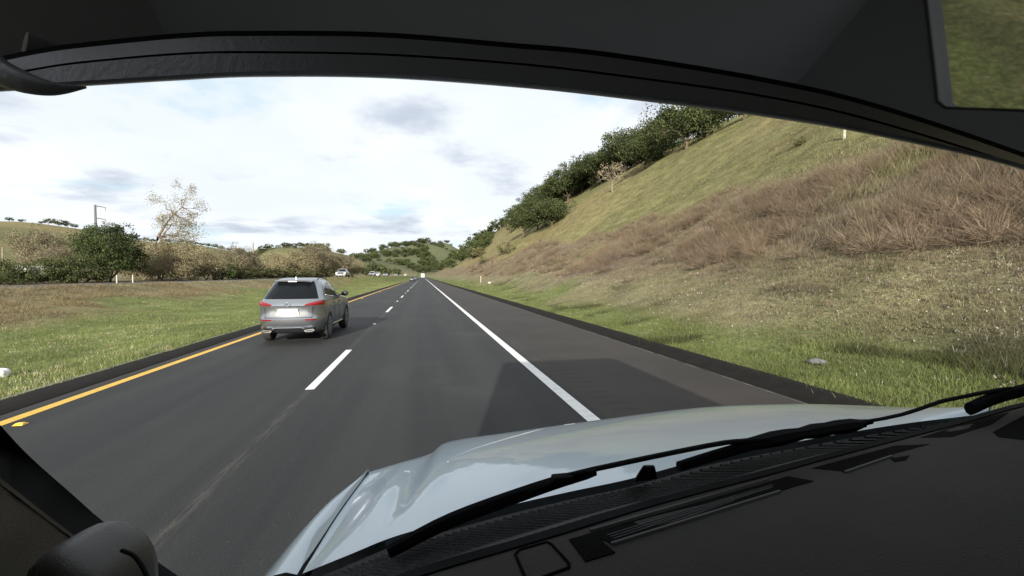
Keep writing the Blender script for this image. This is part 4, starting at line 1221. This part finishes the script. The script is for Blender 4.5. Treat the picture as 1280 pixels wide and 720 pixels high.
# white box truck far ahead
t = empty('box_truck', (.2, 300, .002))
MB().box(-1.2, 1.2, 0, 5.5, .95, 3.5).build('cargo_box', pmat('box_white', (.30, .30, .29), .6), t, bevel=.04)
MB().box(-1.0, 1.0, 5.55, 7.2, .6, 2.3).build('cab', M_PWHITE, t, bevel=.12)
MB().box(-.55, -.53 + 1.08, -.012, -.002, 1.1, 3.3).build('rear_door', pmat('door_grey', (.6, .6, .6), .5), t)
MB().box(-1.1, 1.1, -.08, .12, .55, .70).build('bumper', M_BLACKPL, t, bevel=.02)
for sg in (-1, 1):
    wheel(t, sg * .95, 1.4, .46, .35, False); wheel(t, sg * .95, 6.2, .46, .28, False)
    MB().box(sg * .98 - .09, sg * .98 + .09, -.03, -.004, .74, .9).build('tail_light', M_RED, t, bevel=.01)
tag(t, 'white box truck far ahead in our lane at the road end', 'truck')

# ------------------------------------------------------------------ the vehicle we sit in
M_HOOD = pmat('white_body_paint', (.33, .40, .455), .30, coat=.7, coat_rough=.008)
M_DASH = pmat('dashboard_vinyl', (.0118, .0104, .0098), .62, spec=.16, bump=.35, bscale=430, var=.2, scale=9)
M_TRIM = pmat('pillar_trim', (.16, .145, .12), .8, spec=.2, bump=.12, bscale=500)
M_CABIN = pmat('cabin_lining', (.22, .22, .225), .9, spec=.1)
M_BLACK = pmat('black_rubber', (.004, .004, .0045), .8, spec=.06)
M_COWL = pmat('cowl_plastic', (.013, .0135, .014), .42, spec=.4, bump=.2, bscale=300)
M_BEZEL = pmat('mirror_housing', (.15, .15, .155), .36, spec=.5, bump=.06, bscale=400)
M_SCREEN = clear_glass('windscreen_clear', (.945, .955, .95))
M_SIDEGL = clear_glass('side_glass_clear', (.92, .93, .92))

TR_LOC = Vector((.55, -1.5, 0))
truck = empty('truck', TR_LOC)
tag(truck, 'white vehicle we sit in, with hood, wipers, dark dashboard and mirror', 'truck')
def put(mb, name, mat, smooth=False, bevel=0, parent=None, angle=40):
    o = mb.build(name, mat, None, smooth, bevel, angle)
    o.parent = parent or truck
    if parent is None:
        o.matrix_parent_inverse = Matrix.Translation(-TR_LOC)
    return o
def curve(pts, n):                         # Catmull-Rom through pixel/depth triples, in 3D
    P = [at_d(*p) if not isinstance(p, Vector) else p for p in pts]
    P = [P[0] * 2 - P[1]] + P + [P[-1] * 2 - P[-2]]
    out = []
    for u in np.linspace(0, len(P) - 3 - 1e-6, n):
        i = int(u); f = u - i; a, b_, c, d = P[i:i + 4]
        out.append(.5 * ((2 * b_) + (c - a) * f + (2 * a - 5 * b_ + 4 * c - d) * f * f + (3 * b_ - a - 3 * c + d) * f ** 3))
    return out
# hood
rear_e = [(378, 717, .62), (435, 694, .640), (492, 671, .661), (560, 652, .692), (640, 631, .734), (715, 614, .775), (790, 598, .819), (880, 574, .888), (980, 555, .973), (1120, 531, 1.084), (1235, 517, 1.17)]
crest_e = [(462, 590, 1.10), (505, 577, 1.20), (538, 567, 1.30), (562, 552, 1.40), (640, 540, 1.45), (740, 526, 1.50), (870, 510, 1.55), (980, 505, 1.53), (1080, 507, 1.50), (1160, 511, 1.36), (1238, 515.5, 1.20)]
NC = 61
rc, cc = curve(rear_e, NC), curve(crest_e, NC)
seam_px = [(378, 717, .62), (402, 676, .755), (430, 633, .905), (462, 590, 1.10)]
NR = 15
seam = curve(seam_px, NR)
rows = []
for i in range(NR):
    s_ = i / (NR - 1)
    row = []
    for k in range(NC):
        p = rc[k].lerp(cc[k], s_)
        u = k / (NC - 1)
        p.z += .018 * 4 * s_ * (1 - s_) * min(1, u * 8)
        p.z -= .012 * math.exp(-((u - .17) / .06) ** 2) * s_ * (1 - s_) * 4       # crease beside the raised centre
        w_ = max(0, 1 - u * 9)
        p = p.lerp(seam[i], w_ * w_ * (3 - 2 * w_))
        row.append(p)
    rows.append(row)
last = rows[-1]; prev = rows[-3]
for dy, dz in ((.05, -.03), (.10, -.075), (.16, -.17), (.20, -.34), (.20, -.62)):
    row = []
    for k in range(NC):
        p = last[k]; u = k / (NC - 1)
        row.append(Vector((p.x + (dy * .6 if u > .85 else 0) * (u - .85) / .15, p.y + dy, p.z + dz)))
    rows.append(row)
put(MB().grid(rows), 'hood', M_HOOD, True, angle=80)
# left fender, outside the seam
outer_px = [(330, 726, .60), (398, 641, .85), (430, 612, .97), (461, 589, 1.10)]
outer = curve(outer_px, NR)
rows = []
for k, (f_, dx, dz) in enumerate(((0.02, 0, 0), (.35, 0, .006), (.7, 0, .005), (1.0, 0, 0), (1.0, -.035, -.04), (1.0, -.06, -.12), (1.0, -.075, -.35), (1.0, -.07, -.75))):
    row = []
    for i in range(NR):
        p = (seam[i] + (outer[i] - seam[i]).normalized() * .006).lerp(outer[i], f_)
        row.append(Vector((p.x + dx, p.y - dx * .4, p.z + dz)))
    p = row[-1]
    row.append(Vector((p.x + .01, p.y + .08, p.z - .08))); row.append(Vector((p.x + .03, p.y + .14, p.z - .30)))
    rows.append(row)
put(MB().grid(rows), 'fender', M_HOOD, True, angle=80)
put(MB().tube([p + Vector((0, 0, -.010)) for p in seam], .007, 6), 'hood_seam', M_BLACK, True)
# right fender, flank down from the hood
rows = []
edge = [rows_ for rows_ in (rc[-1], rc[-1].lerp(cc[-3], .5), cc[-3], cc[-3] + Vector((.02, .12, -.12)))]
for dx, dz in ((0.004, -.004), (.05, -.06), (.08, -.25), (.07, -.75)):
    rows.append([Vector((p.x + dx, p.y, p.z + dz)) for p in edge])
put(MB().grid(rows), 'fender', M_HOOD, True, angle=80)
# dash front edge = windscreen foot
dash_px = [(440, 752, .545), (530, 719, .565), (640, 686, .616), (720, 662, .66), (800, 637, .712), (880, 615, .773), (960, 594, .84), (1040, 572, .918), (1120, 551, 1.005), (1200, 530, 1.09), (1280, 508, 1.16), (1330, 500, 1.2)]
ND = 60
fe_ = curve(dash_px, ND)
# cowl: ribbed dark strip between the hood and the glass
rows = []
cw = [rc[0].lerp(rc[0], 0)] 
cow_back = [p + Vector((0, -.004, -.012)) for p in rc]
rib = []
for i in range(5):
    f_ = i / 4
    row = []
    for k in range(NC):
        u = k / (NC - 1)
        a = cow_back[k]
        j = 4 + u * (ND - 1 - 8); j0 = int(j); b_ = fe_[j0].lerp(fe_[min(j0 + 1, ND - 1)], j - j0) + Vector((0, .012, -.004))
        # match by x so that the strip stays square to the glass
        p = a.lerp(b_, f_); p.z -= .018 * math.sin(math.pi * f_)
        row.append(p)
    rows.append(row)
cowl = put(MB().grid(rows), 'cowl', M_COWL, True)
cowl_rows = rows
rib0 = None
for k in np.linspace(1, NC - 2, 72):
    k0 = int(k); f_ = k - k0
    a_, b_, c_ = [cowl_rows[q][k0].lerp(cowl_rows[q][k0 + 1], f_) + Vector((0, 0, .003)) for q in (0, 2, 4)]
    pts = [a_.lerp(b_, .22), a_.lerp(b_, .6), b_, b_.lerp(c_, .35), b_.lerp(c_, .62)]
    o = MB().tube(pts, .0032, 5).build('rib', M_COWL, None)
    o.parent = cowl
    o.matrix_parent_inverse = Matrix.Identity(4)
# black band of the screen foot
put(MB().grid([[p + Vector((0, .016, .002)) for p in fe_], [p + Vector((0, -.004, .004)) for p in fe_], [p + Vector((0, -.01, -.03)) for p in fe_]]), 'screen_seal', M_BLACK, True)
# washer nozzle
def wp(px, py, d): return at_d(px, py, d)
m = MB()
m.add([wp(*q) for q in ((792, 603, .78), (822, 599, .78), (818, 583, .775), (804, 583, .775))] + [wp(*q) for q in ((792, 600, .815), (822, 596, .815), (818, 581, .80), (804, 581, .80))],
      [(0, 1, 2, 3), (7, 6, 5, 4), (0, 4, 5, 1), (1, 5, 6, 2), (2, 6, 7, 3), (3, 7, 4, 0)])
put(m, 'washer_nozzle', M_BLACK, bevel=.003)
# wipers
def wiper(blade, arm, joint, blade_r=.0078):
    b_ = put(MB().tube(curve(blade, 16), [blade_r * (.5 + .5 * math.sin(math.pi * min(1, .15 + .85 * i / 15)) ** .5) for i in range(16)], 8, 1.5), 'wiper_blade', M_BLACK, True)
    a_ = put(MB().tube(curve(arm, 18), [.0055 - .002 * i / 17 for i in range(18)][::-1], 8), 'wiper_arm', M_BLACK, True)
    q = at_d(*joint)
    m = MB().box(q.x - .017, q.x + .017, q.y - .009, q.y + .009, q.z - .007, q.z + .007)
    put(m, 'wiper_joint', M_BLACK, bevel=.005)
wiper([(486, 690, .625), (560, 652, .645), (640, 622, .668), (702, 601, .69), (745, 590, .70)], [(660, 615, .670), (703, 599, .685), (736, 588, .70), (890, 556, .815), (933, 551, .85), (975, 547, .885)], (703, 599, .685))
wiper([(848, 583, .80), (905, 566, .835), (960, 551, .875), (1035, 535, .945), (1090, 527, .99)], [(985, 545, .90), (1040, 534, .94), (1120, 520, 1.015), (1167, 505, 1.05), (1184, 500, 1.06), (1257, 486, 1.12), (1290, 488, 1.14)], (1072, 530, .975))
put(MB().tube(curve([(1212, 511, 1.08), (1242, 498, 1.11), (1282, 487, 1.14)], 8), .011, 8, 1.5), 'wiper_blade', M_BLACK, True)
# thick arm roots along the cowl
put(MB().tube(curve([(935, 556, .865), (985, 545, .90), (1035, 536, .94), (1075, 530, .975)], 10), [.012, .014, .016, .015, .012, .016, .014, .016, .015, .010], 8), 'wiper_arm', M_BLACK, True)
# dashboard top
prof = [(0, 0), (.02, .006), (.06, .012), (.14, .016), (.24, .010), (.34, -.008), (.42, -.040), (.47, -.10), (.49, -.22), (.46, -.45)]
def dash_dir(k):
    a, b_ = fe_[max(0, k - 1)], fe_[min(ND - 1, k + 1)]
    t_ = (b_ - a).normalized(); n_ = Vector((t_.y, -t_.x, 0)).normalized()
    return (n_ * .35 + Vector((.12, -1, 0)) * .65).normalized()
rows = [[fe_[k] + dash_dir(k) * a + Vector((0, 0, z)) for k in range(ND)] for a, z in prof]
dash = put(MB().grid(rows), 'dashboard', M_DASH, True, angle=70)
bpy.context.view_layer.update()
# project dash details onto the dash top
from mathutils.bvhtree import BVHTree
bvh = BVHTree.FromPolygons([tuple(v.co) for v in dash.data.vertices], [tuple(p.vertices) for p in dash.data.polygons])
def on_dash(px, py, off=.0):
    r_ = ray(px, py).normalized()
    loc, n_, _, _ = bvh.ray_cast(Vector((0, 0, CAM_H)), r_)
    if loc is None: loc = at_z(px, py, CAM_H - .37)
    return loc - r_ * off
def dash_panel(name, poly, mat, off, thick, sub=6):
    top = []
    n = len(poly)
    for i in range(n):
        for j in range(sub):
            u = j / sub
            top.append(on_dash(poly[i][0] * (1 - u) + poly[(i + 1) % n][0] * u, poly[i][1] * (1 - u) + poly[(i + 1) % n][1] * u, off))
    o = put(MB().prism(top, (0, 0, -thick)), name, mat)
    return o
def dash_rim(name, poly, rad, mat, sub=6, closed=True):
    pts = []
    n = len(poly)
    for i in range(n if closed else n - 1):
        for j in range(sub):
            u = j / sub
            pts.append(on_dash(poly[i][0] * (1 - u) + poly[(i + 1) % n][0] * u, poly[i][1] * (1 - u) + poly[(i + 1) % n][1] * u, .001))
    if closed: pts += [pts[0], pts[1]]
    return put(MB().tube(pts, rad, 6), name, mat, True)
M_VENT = pmat('vent_black', (.0012, .0012, .0015), .8, spec=.03)
M_LIP = pmat('vent_lip', (.010, .010, .011), .5, spec=.3)
vent1 = [(711, 674), (985, 595), (1017, 601), (995, 607), (764, 678), (748, 672), (769, 690), (732, 701)]
vent2 = [(1015, 585), (1118, 557), (1162, 555), (1120, 566), (1056, 589)]
vent3 = [(1150, 547), (1215, 526), (1262, 515), (1240, 530), (1190, 546)]
vent4 = [(1241, 540), (1282, 518), (1300, 530), (1300, 552), (1248, 546)]
vent5 = [(1113, 573), (1137, 569), (1132, 575), (1118, 577)]
for poly in (vent1, vent2, vent3, vent4, vent5):
    dash_panel('defroster_vent', poly, M_VENT, .0035, .002)
for a, b_ in (((764, 681), (994, 609)), ((1056, 591), (1120, 569)), ((738, 664), (980, 594))):
    dash_rim('vent_lip', [a, ((a[0] + b_[0]) / 2, (a[1] + b_[1]) / 2), b_], .0035, M_LIP, closed=False)
for k in range(1, 4):
    a = (745 + 4 * k, 668 - k); b_ = (990, 601)
    dash_rim('vent_slat', [(a[0] + 10, 670 - 3 + k * 2.2), (870, 632.5 + k * 2.2), (985, 599 + k * 1.4)], .0012, M_LIP, closed=False)
cover = [(644, 693), (649, 688), (684, 678), (690, 681), (711, 704), (711, 710), (664, 727), (657, 723)]
dash_rim('sensor_cover_seam', cover, .0022, M_VENT)
# left pillar: black seal band, beige trim, grab handle
e1 = [(0 - 60, 497, .27), (0, 555, .346), (60, 606, .405), (122, 657, .475), (215, 722, .58), (300, 775, .66)]
e2 = [(-60, 556, .26), (0, 605, .325), (40, 636, .355), (80, 666, .40), (150, 716, .48), (240, 780, .58)]
E1, E2 = curve(e1, 24), curve(e2, 24)
put(MB().grid([[p + Vector((-.004, .03, -.02)) for p in E1], E1, E2]), 'pillar_seal', M_BLACK, True)
put(MB().grid([[p + Vector((0, .004, 0)) for p in E2], [p + Vector((-.02, -.06, -.03)) for p in E2], [p + Vector((-.05, -.16, -.07)) for p in E2], [p + Vector((-.09, -.30, -.12)) for p in E2]]), 'pillar_trim', M_TRIM, True)
# grab handle: rounded padded grip on the pillar
bm = bmesh.new(); bmesh.ops.create_cube(bm, size=1)
bmesh.ops.subdivide_edges(bm, edges=bm.edges[:], cuts=5, use_grid_fill=True)
hc = at_d(120, 745, .36)
right, up, fwd = CAM_R @ Vector((1, 0, 0)), CAM_R @ Vector((0, 1, 0)), CAM_R @ Vector((0, 0, -1))
for v in bm.verts:
    x, y, z = v.co * 2
    l = (abs(x) ** 5 + abs(y) ** 5 + abs(z) ** 5) ** .2
    x, y, z = x / l, y / l, z / l
    v.co = hc + right * (.030 * x + (.007 * max(0, -y) if x > 0 else 0)) + up * (.050 * y - .003 * x * x - .018 * max(0, x)) + fwd * (.035 * z)
me = bpy.data.meshes.new('grab_handle'); bm.to_mesh(me); bm.free()
me.materials.append(pmat('handle_grip', (.032, .030, .027), .5, bump=.1, bscale=500)); me.polygons.foreach_set('use_smooth', np.ones(len(me.polygons), bool))
gh = link(bpy.data.objects.new('grab_handle', me), truck); gh.matrix_parent_inverse = Matrix.Translation(-TR_LOC)
gs = MB().tube(curve([(152, 688, .335), (166, 694, .332), (176, 706, .33), (184, 722, .328)], 10), .0016, 5).build('grip_seam', M_BLACK, gh, True)
# windscreen: ruled from its foot up to the roof edge
TOPZ = CAM_H + .45
head = []
for k in range(ND):
    p = fe_[k]; u = k / (ND - 1)
    head.append(Vector((-.26 + 1.62 * u, .06 + .14 * math.sin(math.pi * u), TOPZ)))
rows = []
for s_ in np.linspace(0, 1, 12):
    rows.append([fe_[k].lerp(head[k], s_) + Vector((0, .05 * math.sin(math.pi * s_), .03 * math.sin(math.pi * s_))) + Vector((0, .006, 0)) for k in range(ND)])
    rows[-1].insert(0, Vector((-.33, .50, 1.22)).lerp(Vector((-.44, .02, TOPZ)), s_))
put(MB().grid(rows), 'windscreen', M_SCREEN, True)
# cabin: lining, doors with window openings, rear wall, floor; cargo body behind
XL, XR = -.36, 1.46
put(MB().grid([[h_ + Vector((0, .02, .004)) for h_ in head], [h_ + Vector((0, -.12, .03)) for h_ in head], [Vector((h_.x + (.02 if h_.x > .5 else -.06), -.70, TOPZ + .035)) for h_ in head]]), 'headliner', M_CABIN, True)
put(MB().grid([[h_ + Vector((0, .06, .03)) for h_ in head], [h_ + Vector((0, -.12, .075)) for h_ in head], [Vector((h_.x + (.05 if h_.x > .5 else -.09), -.72, TOPZ + .085)) for h_ in head]]), 'roof', M_HOOD, True)
put(MB().box(XL - .1, XR + .1, -.78, -.72, .45, TOPZ + .03), 'rear_wall', M_CABIN)
for x0, x1, nm in ((XL - .10, XL - .03, 'l'), (XR + .03, XR + .10, 'r')):
    xm = (x0 + x1) / 2
    if nm == 'l':
        put(MB().box(x0, x1, -.72, .50, .45, CAM_H - .40), 'door', M_CABIN, bevel=.01)
        put(MB().box(x0, x1, -.72, -.15, CAM_H - .398, TOPZ + .02), 'door_pillar', M_CABIN)
        put(MB().add([(xm, -.15, CAM_H - .39), (xm, .30, CAM_H - .39), (xm, .02, TOPZ + .01), (xm, -.15, TOPZ + .01)], [(0, 1, 2, 3)]), 'side_window', M_SIDEGL)
    else:                                  # the passenger door, seen in the mirror
        edge_ = [(.80, 1.55), (.10, 1.57), (-.17, 1.526), (-.30, 1.43), (-.33, 1.428), (-.36, 1.445), (-.69, 1.62), (-.72, 1.64)]
        put(MB().prism([(x0, y, z) for y, z in [(-.72, .45), (.80, .45)] + edge_], (x1 - x0, 0, 0)), 'door', M_CABIN)
        put(MB().tube([(x0, y, z) for y, z in edge_[1:]], .004, 6), 'window_seal', M_BLACK, True)
        put(MB().add([(xm, y, z) for y, z in edge_[1:-1]] + [(xm, -.69, TOPZ + .01), (xm, .02, TOPZ + .01)], [tuple(range(len(edge_)))]), 'side_window', M_SIDEGL)
put(MB().tube([fe_[-4] + Vector((.02, 0, -.02)), fe_[-4].lerp(head[-1], .5) + Vector((.03, .03, .02)), head[-1] + Vector((.02, -.02, .01))], .04, 8), 'pillar_trim', M_TRIM, True)
put(MB().box(XL, XR, -.72, .45, .40, .45), 'floor', M_CABIN)
put(MB().box(-.84, 1.52, -5.2, -.80, .62, 3.0), 'cargo_body', M_HOOD, bevel=.16)
for x in (-.22, 1.32):
    for y in (.72, -3.6):
        a = wheel(truck, x - TR_LOC.x, y - TR_LOC.y, .37, .24, False)

# rear-view mirror across the top
mir = empty('rear_view_mirror'); mir.parent = truck; mir.matrix_parent_inverse = Matrix.Translation(-TR_LOC)
top_px = [(-60, 84, .2), (0, 72, .2), (50, 62, .2), (100, 55, .2), (225, 43, .2), (320, 40, .2), (480, 42, .2), (640, 55, .2), (765, 67, .2), (960, 99, .2), (1100, 132, .2), (1280, 192, .2), (1400, 240, .2)]
mid_px = [(-60, 104, .2), (0, 95, .2), (40, 87, .2), (100, 78, .2), (225, 67, .2), (320, 65, .2), (480, 68, .2), (640, 79, .2), (765, 93, .2), (960, 121, .2), (1100, 153, .2), (1280, 209, .2), (1400, 256, .2)]
bot_px = [(-60, 118, .2), (30, 113, .2), (70, 110, .2), (120, 107, .2), (220, 101, .2), (320, 96.5, .2), (480, 98, .2), (640, 109, .2), (765, 122, .2), (960, 147, .2), (1100, 171, .2), (1280, 213, .2), (1400, 262, .2)]
NM = 70
gl_n = Vector((.08, -.90, -.50)).normalized()
P0 = at_d(640, 50, .205)
def dplane(px, py):
    return (P0 - Vector((0, 0, CAM_H))).dot(gl_n) / ray(px, py).dot(gl_n)
def band(px, k, dy=0.0): return curve([(x, y + dy, dplane(x, np.interp(x, [q[0] for q in top_px], [q[1] for q in top_px])) * k) for x, y, _ in px], NM)
A0 = band(top_px, 1.010, -4)
A1 = band(top_px, .992)
A2 = band(top_px, .965, 5)
B0 = band(mid_px, .955, -1.2)
B1 = band(mid_px, .975, .2)
B2 = band(mid_px, .955, 1.6)
C0 = band(bot_px, .948, -7)
C1 = band(bot_px, .958, -2.5)
C2 = band(bot_px, .985)
C3 = band(bot_px, 1.10, -12)
C4 = band(bot_px, 1.24, -60)
C5 = band(bot_px, 1.28, -220)
def sub(mb, name, mat, smooth=True, angle=40):
    return mb.build(name, mat, mir, smooth, 0, angle)
sub(MB().grid([A0, A1, A2]), 'glass_gap', M_BLACK)
sub(MB().grid([A2, B0]), 'bezel', M_BEZEL)
sub(MB().grid([B0, B1, B2]), 'bezel_groove', M_BLACK)
sub(MB().grid([B2, C0, C1, C2, C3, C4, C5]), 'housing', M_BEZEL, angle=70)
# glass: one flat pane leaning out at the top, tangent to the gap line
m_gl = bpy.data.materials.new('mirror_glass'); m_gl.use_nodes = True
tt = m_gl.node_tree; tt.nodes.remove(tt.nodes['Principled BSDF'])
gl = tt.nodes.new('ShaderNodeBsdfGlossy'); gl.inputs['Color'].default_value = (.34, .34, .33, 1); gl.inputs['Roughness'].default_value = .025
df = tt.nodes.new('ShaderNodeBsdfDiffuse'); df.inputs['Color'].default_value = (.075, .075, .08, 1)
ad = tt.nodes.new('ShaderNodeAddShader'); tt.links.new(gl.outputs[0], ad.inputs[0]); tt.links.new(df.outputs[0], ad.inputs[1])
tt.links.new(ad.outputs[0], tt.nodes['Material Output'].inputs['Surface'])
lift = []
for dy in (3.0, -90.0, -260.0):            # pixels above the gap line, all on the glass plane
    lift.append([at_d(x, y, dplane(x, y)) for x, y in [(np.interp(u, np.linspace(0, 1, len(top_px)), [q[0] for q in top_px]), np.interp(u, np.linspace(0, 1, len(top_px)), [q[1] for q in top_px]) - 4 + dy) for u in np.linspace(0, 1, NM)]])
sub(MB().grid(lift), 'glass', m_gl, True)
# rounded end at the left
m = MB()
capc = curve([(-40, 62, .152), (-10, 84, .152), (15, 97, .152), (45, 107, .153), (75, 111, .155), (108, 109, .158)], 20)
m.tube(capc, [.0052, .0052, .0052, .005, .0048, .0046, .0044, .0042, .0040, .0038, .0036, .0033, .0030, .0027, .0024, .0020, .0016, .0012, .0008, .0004], 12)
sub(m, 'end_cap', M_BEZEL)
